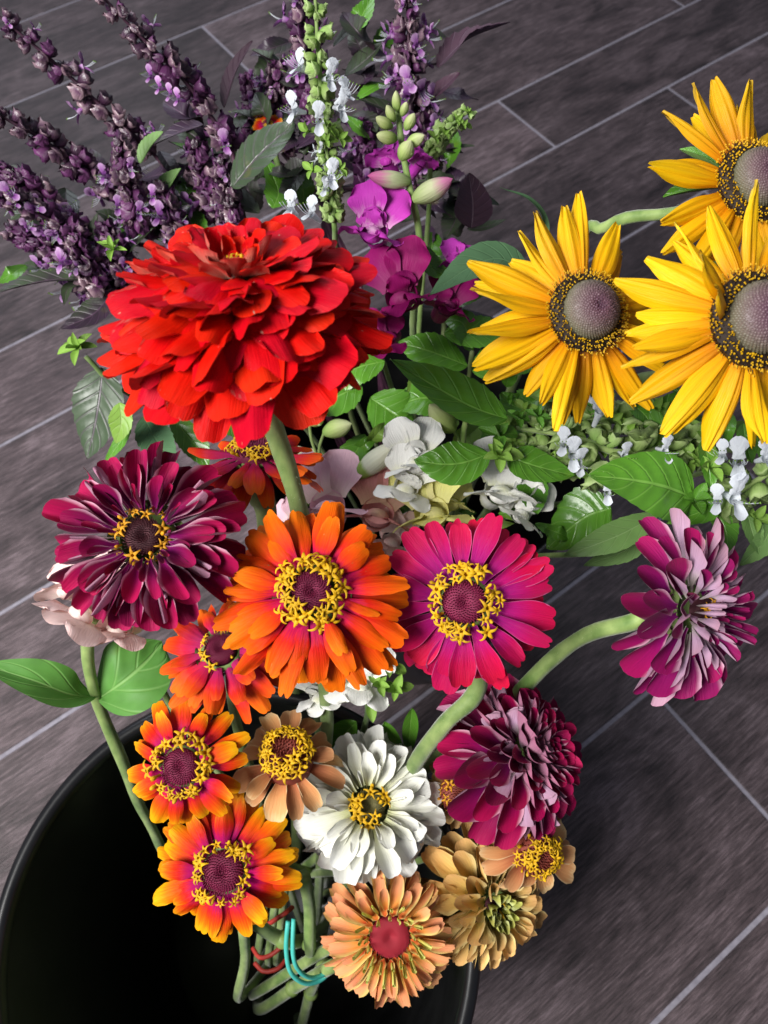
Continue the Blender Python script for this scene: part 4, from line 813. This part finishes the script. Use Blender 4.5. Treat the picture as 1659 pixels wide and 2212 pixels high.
# --- green basil
def gb(label, i, via, b=B2):
    base = foot(b, i); t = thing('green_basil', base, label, 'basil', 'green basil stems')
    stem_part(t, [base] + [at(*q) for q in via], .0019, .0016, M_stem); return t
g = gb('upright green basil spike with white blooms behind the scarlet zinnia', 24, [(850, 850, .60), (740, 600, .52), (722, 480, .47)])
spike(g, [(722, 480, .47), (714, 400, .46), (703, 300, .45)], 24, 25, CX_g, CO_w, .14, per=6, smat=M_stem, seed=51, tip=False)
spike(g, [(703, 300, .45), (694, 190, .435), (686, 90, .42), (680, -25, .41)], 46, 31, CX_g, None, 0, per=6, smat=M_stem, seed=52, tip=False, droop=-.35)
for px, py, tx, ty in ((648, 145, -.9, .1), (712, 170, .6, -.5), (636, 240, -.8, -.4), (738, 235, .7, -.6), (745, 205, .8, .2), (690, 262, .0, -.7), (716, 385, .4, -.3), (672, 462, -.6, .2), (628, 452, -.3, .0)): blossom(g, (px, py, .425), (tx, ty), 44, CO_w)
for px, py in ((668, 285), (715, 285), (705, 305), (732, 300), (676, 368), (735, 365)): tuft(g, (px, py, .44), 4, 34, seed=px, face=((px - 703) / 40, .1), spread=(5, 60))
g = gb('stubby green basil spike leaning away past the snapdragon buds', 25, [(900, 800, .60), (925, 480, .54), (930, 330, .51)])
spike(g, [(930, 330, .51), (960, 285, .50), (1012, 240, .49)], 17, 22, CX_g, None, 0, per=6, smat=M_stem, seed=53, tipmesh=SL_green); 
for px, py in ((960, 290), (985, 262), (1000, 270), (940, 300)): tuft(g, (px, py, .49), 4, 26, seed=px + 3, face=(.4, .0))
g = gb('green basil stem with seed pods lying below the open coneflower', 26, [(1000, 1150, .62), (1560, 1010, .50), (1510, 960, .475), (1454, 966, .465)])
spike(g, [(1520, 965, .475), (1454, 968, .465), (1340, 978, .455), (1270, 955, .455), (1190, 935, .46), (1115, 925, .465)], 44, 45, CX_g, None, 0, per=4, smat=M_stem, seed=54, tip=False, srad=.0018)
for sp, (A_, B_) in enumerate((([(1490, 935, .475), (1360, 912, .47), (1230, 905, .465), (1105, 955, .468)], 91), ([(1400, 1000, .475), (1290, 1012, .47), (1180, 985, .468), (1120, 960, .468)], 92))):
    spike(g, A_, 46, 42, CX_g, None, 0, per=4, smat=M_stem, seed=B_, tip=False, srad=.0012)
for k in range(26): tuft(g, (1100 + (k * 83) % 440, 862 + (k * 47) % 165, .462), 4, 26 + (k * 7) % 20, SL_green if k % 3 else SL_dark, seed=300 + k, wid=.55, face=(.3 * math.sin(k), .3))
for px, py, tx, ty, s in ((1296, 888, .15, .9, 54), (1218, 962, -.5, .0, 44), (1238, 985, -.1, -.4, 50), (1250, 1000, .3, -.6, 42), (1437, 975, .3, -.3, 40), (1312, 1066, -.2, -.2, 40), (1350, 985, .2, -.4, 36)): blossom(g, (px, py, .445), (tx, ty), s, CO_w)
GL = [M_leaf, M_leaf_u]
leaf(g, [(1095, 905, .455), (1020, 880, .45), (930, 830, .445), (842, 776, .44)], 100, (-.15, .45), GL, fold=.42, quilt=.08, serr=.03, label='long glossy green leaf folded along its midrib')
leaf(g, [(1058, 980, .45), (1000, 1000, .448), (950, 1003, .447), (894, 994, .448)], 100, (.0, .3), GL, fold=.12, quilt=.10, serr=.02)
leaf(g, [(1095, 985, .452), (1150, 1005, .45), (1240, 1028, .455)], 84, (.0, .35), GL, fold=.15, quilt=.09, serr=.02)
tuft(g, (1078, 985, .445), 8, 52, SL_green, seed=61, wid=.6, spread=(5, 60)); tuft(g, (1075, 940, .45), 5, 50, SL_dark, seed=62, wid=.6)
leaf(g, [(1496, 1075, .45), (1430, 1050, .44), (1350, 1035, .435), (1270, 1028, .43)], 150, (-.05, .30), GL, fold=.10, quilt=.07, mx=.32, serr=.02, label='large dark green triangular leaf')
leaf(g, [(1418, 1112, .46), (1350, 1150, .455), (1290, 1175, .455), (1218, 1200, .46)], 66, (-.1, .2), [M_leaf_u, M_leaf_u], fold=.35, serr=.03, label='pale green folded leaf')
leaf(g, [(1400, 1150, .47), (1350, 1190, .47), (1260, 1222, .47)], 50, (.0, .3), [M_leaf_u, M_leaf], fold=.1)
leaf(g, [(1320, 1098, .48), (1260, 1120, .485), (1180, 1185, .50)], 130, (-.2, .3), GL, fold=.15, quilt=.05)
leaf(g, [(1362, 870, .47), (1395, 900, .465), (1420, 945, .465)], 62, (.2, .4), GL); leaf(g, [(1415, 945, .465), (1450, 890, .46), (1502, 846, .46)], 74, (-.1, .4), GL)
leaf(g, [(1330, 850, .48), (1270, 870, .48), (1200, 872, .48)], 50, (0, .6), [M_leaf_u, M_leaf_u]); leaf(g, [(1180, 850, .48), (1120, 880, .48), (1080, 850, .48)], 80, (0, .5), GL)
leaf(g, [(1130, 1010, .48), (1150, 1060, .48), (1160, 1110, .485)], 70, (0, .4), GL)
for px, py, s in ((1480, 860, 50), (1380, 1010, 46), (1120, 905, 44), (1160, 900, 38), (1500, 990, 55), (1440, 1000, 40)): tuft(g, (px, py, .455), 5, s, SL_green if px % 40 else SL_dark, seed=px)
g = gb('green basil stem with white blooms below the lower edge coneflower', 27, [(1000, 1200, .62), (1480, 1180, .50), (1560, 1120, .465), (1610, 1070, .455)])
spike(g, [(1540, 1100, .46), (1590, 1065, .455), (1640, 1035, .45), (1700, 1000, .445)], 40, 44, CX_g, None, 0, per=4, smat=M_stem, seed=55, tip=False, srad=.0016)
for px, py, tx, ty, s in ((1596, 1000, -.5, -.1, 62), (1560, 985, -.8, .2, 40), (1588, 1078, .2, -.3, 66), (1550, 1085, -.7, -.1, 44), (1655, 990, .1, .1, 50)): blossom(g, (px, py, .435), (tx, ty), s, CO_w)
for a, b_, c, w_, m in (((1520, 950), (1530, 1000), (1536, 1058), 50, 0), ((1538, 1096), (1565, 1140), (1576, 1200), 60, 0), ((1612, 1100), (1625, 1150), (1646, 1205), 46, 1), ((1670, 1120), (1650, 1170), (1598, 1222), 52, 1), ((1605, 915), (1612, 960), (1625, 1002), 46, 0), ((1500, 1060), (1520, 1100), (1440, 1130), 60, 0), ((1640, 930), (1650, 960), (1660, 1010), 60, 0)):
    leaf(g, [(*a, .455), (*b_, .45), (*c, .45)], w_, (.1, .3), GL if not m else [M_leaf_u, M_leaf], fold=.35)
tuft(g, (1500, 1080, .45), 6, 60, SL_dark, seed=71, wid=.6); tuft(g, (1535, 1010, .45), 6, 50, SL_green, seed=72); tuft(g, (1630, 1120, .45), 5, 50, SL_green, seed=73)
g = gb('green basil shoot with pale tufts beside the drooping purple leaf', 28, [(640, 900, .62), (400, 900, .56), (260, 840, .53), (185, 770, .51)])
tuft(g, (170, 752, .50), 9, 52, SL_green, seed=74, wid=.45, spread=(0, 65), face=(-.2, .3)); tuft(g, (245, 540, .50), 8, 44, SL_green, seed=75, wid=.4, face=(-.2, .6))
leaf(g, [(258, 870, .50), (262, 915, .50), (250, 958, .505)], 52, (0, .3), [M_leaf_l, M_leaf_u]); leaf(g, [(285, 890, .51), (262, 950, .515), (226, 1000, .52)], 30, (.1, .3), [M_leaf, M_leaf_u])
leaf(g, [(310, 900, .53), (340, 955, .53), (380, 1005, .53)], 76, (0, .35), [M_rleaf, M_leaf_u]); leaf(g, [(370, 900, .55), (420, 960, .55), (450, 1010, .55)], 60, (0, .35), GL)
leaf(g, [(500, 900, .52), (525, 870, .51), (560, 845, .50)], 62, (0, .3), GL); leaf(g, [(440, 1030, .54), (480, 1060, .54), (522, 1108, .545)], 78, (.2, .3), [M_leaf_u, M_leaf])
leaf(g, [(460, 890, .56), (520, 920, .56), (560, 950, .56)], 70, (0, .35), GL)
GSET = [o for o in COL.objects if o.name.startswith('green_basil')]
rl = random.Random(77)
for k in range(34):                                       # basil leaves around the seed-pod stem and under the coneflowers
    px, py = rl.uniform(1090, 1640), rl.uniform(850, 1150); a = rl.uniform(0, 6.28); q = rl.uniform(38, 75); dd = rl.uniform(.465, .50)
    leaf(GSET[2 if px < 1480 else 3], [(px, py, dd + .012), (px + .5 * q * math.cos(a), py + .5 * q * math.sin(a), dd), (px + q * math.cos(a), py + q * math.sin(a), dd + .006)], q * rl.uniform(.42, .62), (rl.uniform(-.5, .5), rl.uniform(-.1, .7)), GL if k % 3 else [M_leaf_l, M_leaf_u], fold=rl.uniform(.1, .5), seed=k + 500)
for k in range(30):
    px, py = rl.uniform(640, 1200), rl.uniform(770, 1120); a = rl.uniform(0, 6.28); q = rl.uniform(40, 85); dd = rl.uniform(.515, .55)
    leaf(GSET[2], [(px, py, dd + .012), (px + .5 * q * math.cos(a), py + .5 * q * math.sin(a), dd), (px + q * math.cos(a), py + q * math.sin(a), dd + .006)], q * rl.uniform(.42, .62), (rl.uniform(-.5, .5), rl.uniform(-.1, .7)), GL if k % 4 else [M_leaf_l, M_leaf_u], fold=rl.uniform(.1, .5), seed=k + 700)
PSET = [o for o in COL.objects if o.name.startswith('purple_basil')]
def near_p(px): return PSET[3] if px < 220 else PSET[4] if px < 340 else PSET[5] if px < 560 else PSET[7] if px < 650 else PSET[9] if px < 800 else PSET[10]
for k in range(84):                                       # dark basil leaves between the plumes
    zone = ((40, 330, 380, 620), (330, 660, 270, 470), (520, 1000, 70, 340), (900, 1040, 380, 520))[k % 4 if k % 4 < 3 or k % 8 == 3 else 1]
    px, py = rl.uniform(zone[0], zone[1]), rl.uniform(zone[2], zone[3]); a = rl.uniform(0, 6.28); q = rl.uniform(60, 115); dd = rl.uniform(.565, .60)
    leaf(near_p(px), [(px, py, dd + .012), (px + .5 * q * math.cos(a), py + .5 * q * math.sin(a), dd), (px + q * math.cos(a), py + q * math.sin(a), dd + .006)], q * rl.uniform(.40, .6), (rl.uniform(-.6, .6), rl.uniform(.1, .9)), PL if k % 5 else [M_leaf, M_pleaf_u], fold=rl.uniform(.15, .5), serr=.08, seed=k + 900)
# dark leafy stems that fill the heart of the rear bucket
for i, spec in enumerate((
    ('leafy dark basil stem in the shade under the scarlet zinnia', [(760, 900), (800, 780), (830, 730)], [((780, 830), (720, 860), (660, 880), 90), ((800, 860), (860, 900), (900, 920), 110), ((830, 780), (760, 800), (720, 850), 80), ((790, 940), (750, 1000), (700, 1010), 70)]),
    ('leafy dark basil stem in the shade under the coneflowers', [(1000, 1000), (1010, 850), (1020, 760)], [((1010, 790), (930, 760), (860, 740), 90), ((1020, 800), (1090, 780), (1150, 800), 90), ((1000, 880), (920, 860), (850, 880), 100), ((1010, 930), (1090, 950), (1140, 1000), 90), ((1020, 760), (1000, 700), (960, 690), 70)]),
    ('shaded basil stem behind the wine coloured snapdragon', [(950, 900), (960, 700), (970, 600)], [((960, 660), (1000, 640), (1060, 620), 60), ((960, 720), (1050, 720), (1110, 730), 80), ((965, 600), (930, 570), (900, 545), 50), ((960, 560), (1010, 600), (1060, 610), 60)]))):
    base = foot(B2, 30 + i); t = thing('green_basil', base, spec[0], 'basil', 'green basil stems')
    stem_part(t, [base] + [at(x, y, lerp(.60, .53, k / 2)) for k, (x, y) in enumerate(spec[1])], .0022, .0016, M_stem_d)
    for k, (a, b_, c, w_) in enumerate(spec[2]): leaf(t, [(*a, .545), (*b_, .54), (*c, .545)], w_, (rnd.uniform(-.3, .3), .4), GL, fold=.15, quilt=.05)

# --- snapdragons
def sd(label, i, via, b=B2, r=.0023):
    base = foot(b, i); t = thing('snapdragon', base, label, 'snapdragon', 'snapdragon stems'); stem_part(t, [base] + [at(*q) for q in via], r * 1.2, r * .7, M_stem); return t
s = sd('magenta snapdragon with fat green buds climbing behind the scarlet zinnia', 50, [(900, 800, .60), (905, 600, .50), (905, 500, .478), (884, 400, .465), (868, 310, .455), (858, 225, .45)])
snapf(s, (808, 500, .465), (-.1, -.05), 152, 'mag', .25, 1); snapf(s, (868, 640, .48), (-.25, -.2), 178, 'dark', -.2, 2); snapf(s, (985, 580, .50), (.3, .3), 100, 'mag', .2, 3); snapf(s, (965, 660, .50), (.2, .1), 130, 'dark', .3, 4)
snapf(s, (838, 350, .475), (-.5, .6), 92, 'mag', 0, 5); snapf(s, (905, 352, .478), (.7, .6), 80, 'mag', 0, 6); snapf(s, (835, 735, .50), (-.4, -.5), 110, 'dark', 0, 7)
bud(s, (884, 392, .462), (792, 381, .452), 40, 'p'); bud(s, (893, 432, .463), (980, 387, .452), 50, 'p')
for k, (x, y, dx, dy, q) in enumerate(((858, 240, -2, -38, 22), (868, 250, 8, -26, 20), (846, 275, -24, -18, 26), (876, 280, 14, -30, 26), (866, 345, 16, -36, 38), (856, 300, -30, -6, 30), (880, 310, 26, -14, 30), (852, 262, -12, -30, 22))): bud(s, (x, y, .448), (x + dx * 1.5, y + dy * 1.2, .440), q, 'g', True)
leaf(s, [(915, 530, .49), (935, 580, .49), (985, 600, .49)], 46, (.1, .4), GL)
s = sd('white snapdragon with a long closed tube flower over the dark bucket', 51, [(880, 1200, .62), (870, 1080, .54), (860, 1030, .51)])
snapf(s, (898, 998, .480), (.0, .15), 150, 'whi', -.1, 8); snapf(s, (878, 1050, .484), (-.1, -.25), 135, 'whi', .3, 9); bud(s, (770, 1030, .505), (870, 950, .488), 52, 'w', True, (800, 1100, .53))
bud(s, (700, 935, .53), (762, 915, .52), 44, 'g', True, (690, 1010, .55)); bud(s, (668, 915, .53), (700, 895, .525), 36, 'g', True, (690, 1000, .55))
s = sd('white snapdragon beside the glossy green leaf, crimson zinnia just below', 52, [(960, 1250, .63), (990, 1100, .53), (1000, 950, .50), (1008, 900, .49)])
snapf(s, (1080, 1060, .478), (.1, .2), 175, 'whi', .15, 10); snapf(s, (1125, 1105, .485), (.35, -.3), 130, 'whi', .5, 11); bud(s, (980, 930, .495), (925, 872, .485), 52, 'g', True, (990, 960, .50)); bud(s, (1000, 905, .49), (1030, 890, .482), 36, 'g', True)
s = sd('pale yellow snapdragon squeezed between two white ones', 53, [(900, 1300, .64), (950, 1200, .54), (950, 1140, .515)])
snapf(s, (932, 1108, .488), (-.1, .2), 185, 'yel', -.2, 12); snapf(s, (975, 1085, .505), (.3, .3), 100, 'yel', .2, 13)
s = sd('lilac pink snapdragon around the scarlet zinnia stem', 54, [(760, 1350, .66), (730, 1230, .56), (725, 1130, .53)])
snapf(s, (708, 1095, .50), (-.1, .25), 190, 'pin', -.15, 14); snapf(s, (635, 1130, .52), (-.5, .0), 90, 'pin', -.4, 15); snapf(s, (640, 1030, .535), (.2, .7), 120, 'bei', .6, 17)
s = sd('dusty rose snapdragon in shade above the orange zinnia', 55, [(800, 1350, .66), (800, 1250, .56), (805, 1150, .535)])
snapf(s, (815, 1110, .505), (.1, .2), 175, 'dus', .2, 16); snapf(s, (845, 1165, .52), (.2, -.3), 110, 'pea', .3, 18)
s = sd('peach snapdragon hanging under the burgundy zinnia', 18, [(420, 1600, .54), (330, 1440, .49), (260, 1350, .465)], b=B1)
snapf(s, (190, 1322, .432), (-.35, .30), 205, 'pea', .5, 19); snapf(s, (150, 1272, .45), (-.5, .5), 130, 'pea', -.3, 20); snapf(s, (258, 1350, .445), (-.1, .1), 165, 'pea', .2, 21)
s = sd('cream snapdragon buried beneath the orange zinnia', 19, [(760, 1650, .56), (790, 1560, .51), (795, 1510, .49)], b=B1)
snapf(s, (775, 1470, .470), (.1, -.3), 150, 'whi', .2, 22); snapf(s, (690, 1500, .48), (-.2, -.3), 110, 'whi', -.2, 23)
for k, (x, y) in enumerate(((820, 1480), (840, 1440), (800, 1520), (855, 1490))): tuft(s, (x, y, .47), 6, 44, SL_green, seed=90 + k, wid=.55)
for a, b_, c, w_ in (((830, 1560), (845, 1620), (868, 1680), 52), ((890, 1530), (885, 1580), (880, 1640), 34), ((770, 1560), (740, 1590), (720, 1620), 60), ((800, 1590), (780, 1620), (760, 1640), 40)): leaf(s, [(*a, .50), (*b_, .51), (*c, .525)], w_, (.1, .3), GL, serr=0)

# --- cut stems and rubber bands inside the front bucket
def cut(label, pts, r, mat=M_stem_d, nodes_=()):
    P = [at(*q) for q in pts]; t = thing('cut_stem', P[-1], label, 'stem', 'bare stems in the bucket')
    stem_part(t, P, r, r * .95, mat)
    for x, y, d in nodes_:
        c = at(x, y, d); T = (P[1] - P[0]).normalized(); X, Y, Z = frame(T, -FW)
        nb = MB(); lathe([(.1, -1), (.9, -.7), (1.15, 0), (.9, .7), (.1, 1)], 12, nb, 0, mat4(Y, Z, X, c, r * 1.15, r * 1.15, r * 1.3)); wpart(t, 'node', nb, [M_cal])
    return t
cut('upright bare stem with pale cut top beside the white zinnia', [(655, 1890, .50), (668, 1960, .53), (672, 2060, .57), (700, 2010, .72), (690, 1960, .84)], .0042, M_stem, [(668, 2040, .565)])
cut('thick bare stem slanting into the dark bucket, lower of two', [(720, 2085, .55), (640, 2130, .60), (560, 2180, .66), (560, 2140, .78)], .0046, M_stem, [(632, 2135, .605)])
cut('stubby stem with pale node held by the teal band', [(530, 1975, .53), (590, 2020, .55), (640, 2035, .57), (700, 2000, .70), (700, 1960, .84)], .0048, M_stem, [(612, 2030, .553)])
cut('bare stem dropping under the teal band toward the bucket bottom', [(700, 2080, .58), (672, 2140, .63), (650, 2220, .70), (640, 2180, .80)], .0046, M_stem, [(672, 2145, .632)])
for x, w_ in ((565, 'nearest the flame zinnia stem'), (588, 'in the middle of its bundle'), (606, 'nearest the teal band')): cut('thin green stem in the red bands, ' + w_, [(x + 12, 1900, .55), (x, 2000, .60), (x - 6, 2080, .66), (x + 40, 2000, .82)], .0030, M_stem)
def band(label, loops, mat, r):
    P0 = at(*loops[0][0]); t = thing('rubber_band', P0, label, 'rubber band', 'rubber bands'); mb = MB()
    for L_ in loops: wpart(t, 'loop', tube([at(*q) for q in L_], r, 8, 0, True, None, 40), [mat])
    return t
band('teal rubber band looped around the leaning stems', [[(622, 1990, .535), (618, 2050, .535), (628, 2100, .54), (660, 2124, .55), (700, 2112, .56), (726, 2070, .565)], [(634, 1985, .535), (633, 2060, .533), (645, 2095, .538), (672, 2112, .548), (705, 2100, .557), (728, 2062, .56)]], M_teal, .0016)
band('red rubber band wound around the thin green stems', [[(545, 2000, .575), (575, 1998, .565), (612, 1975, .56), (632, 1960, .57)], [(546, 2048, .60), (562, 2068, .592), (590, 2060, .588), (622, 2030, .59)], [(550, 2080, .615), (570, 2098, .61), (600, 2092, .61), (620, 2070, .615)]], M_redr, .0017)
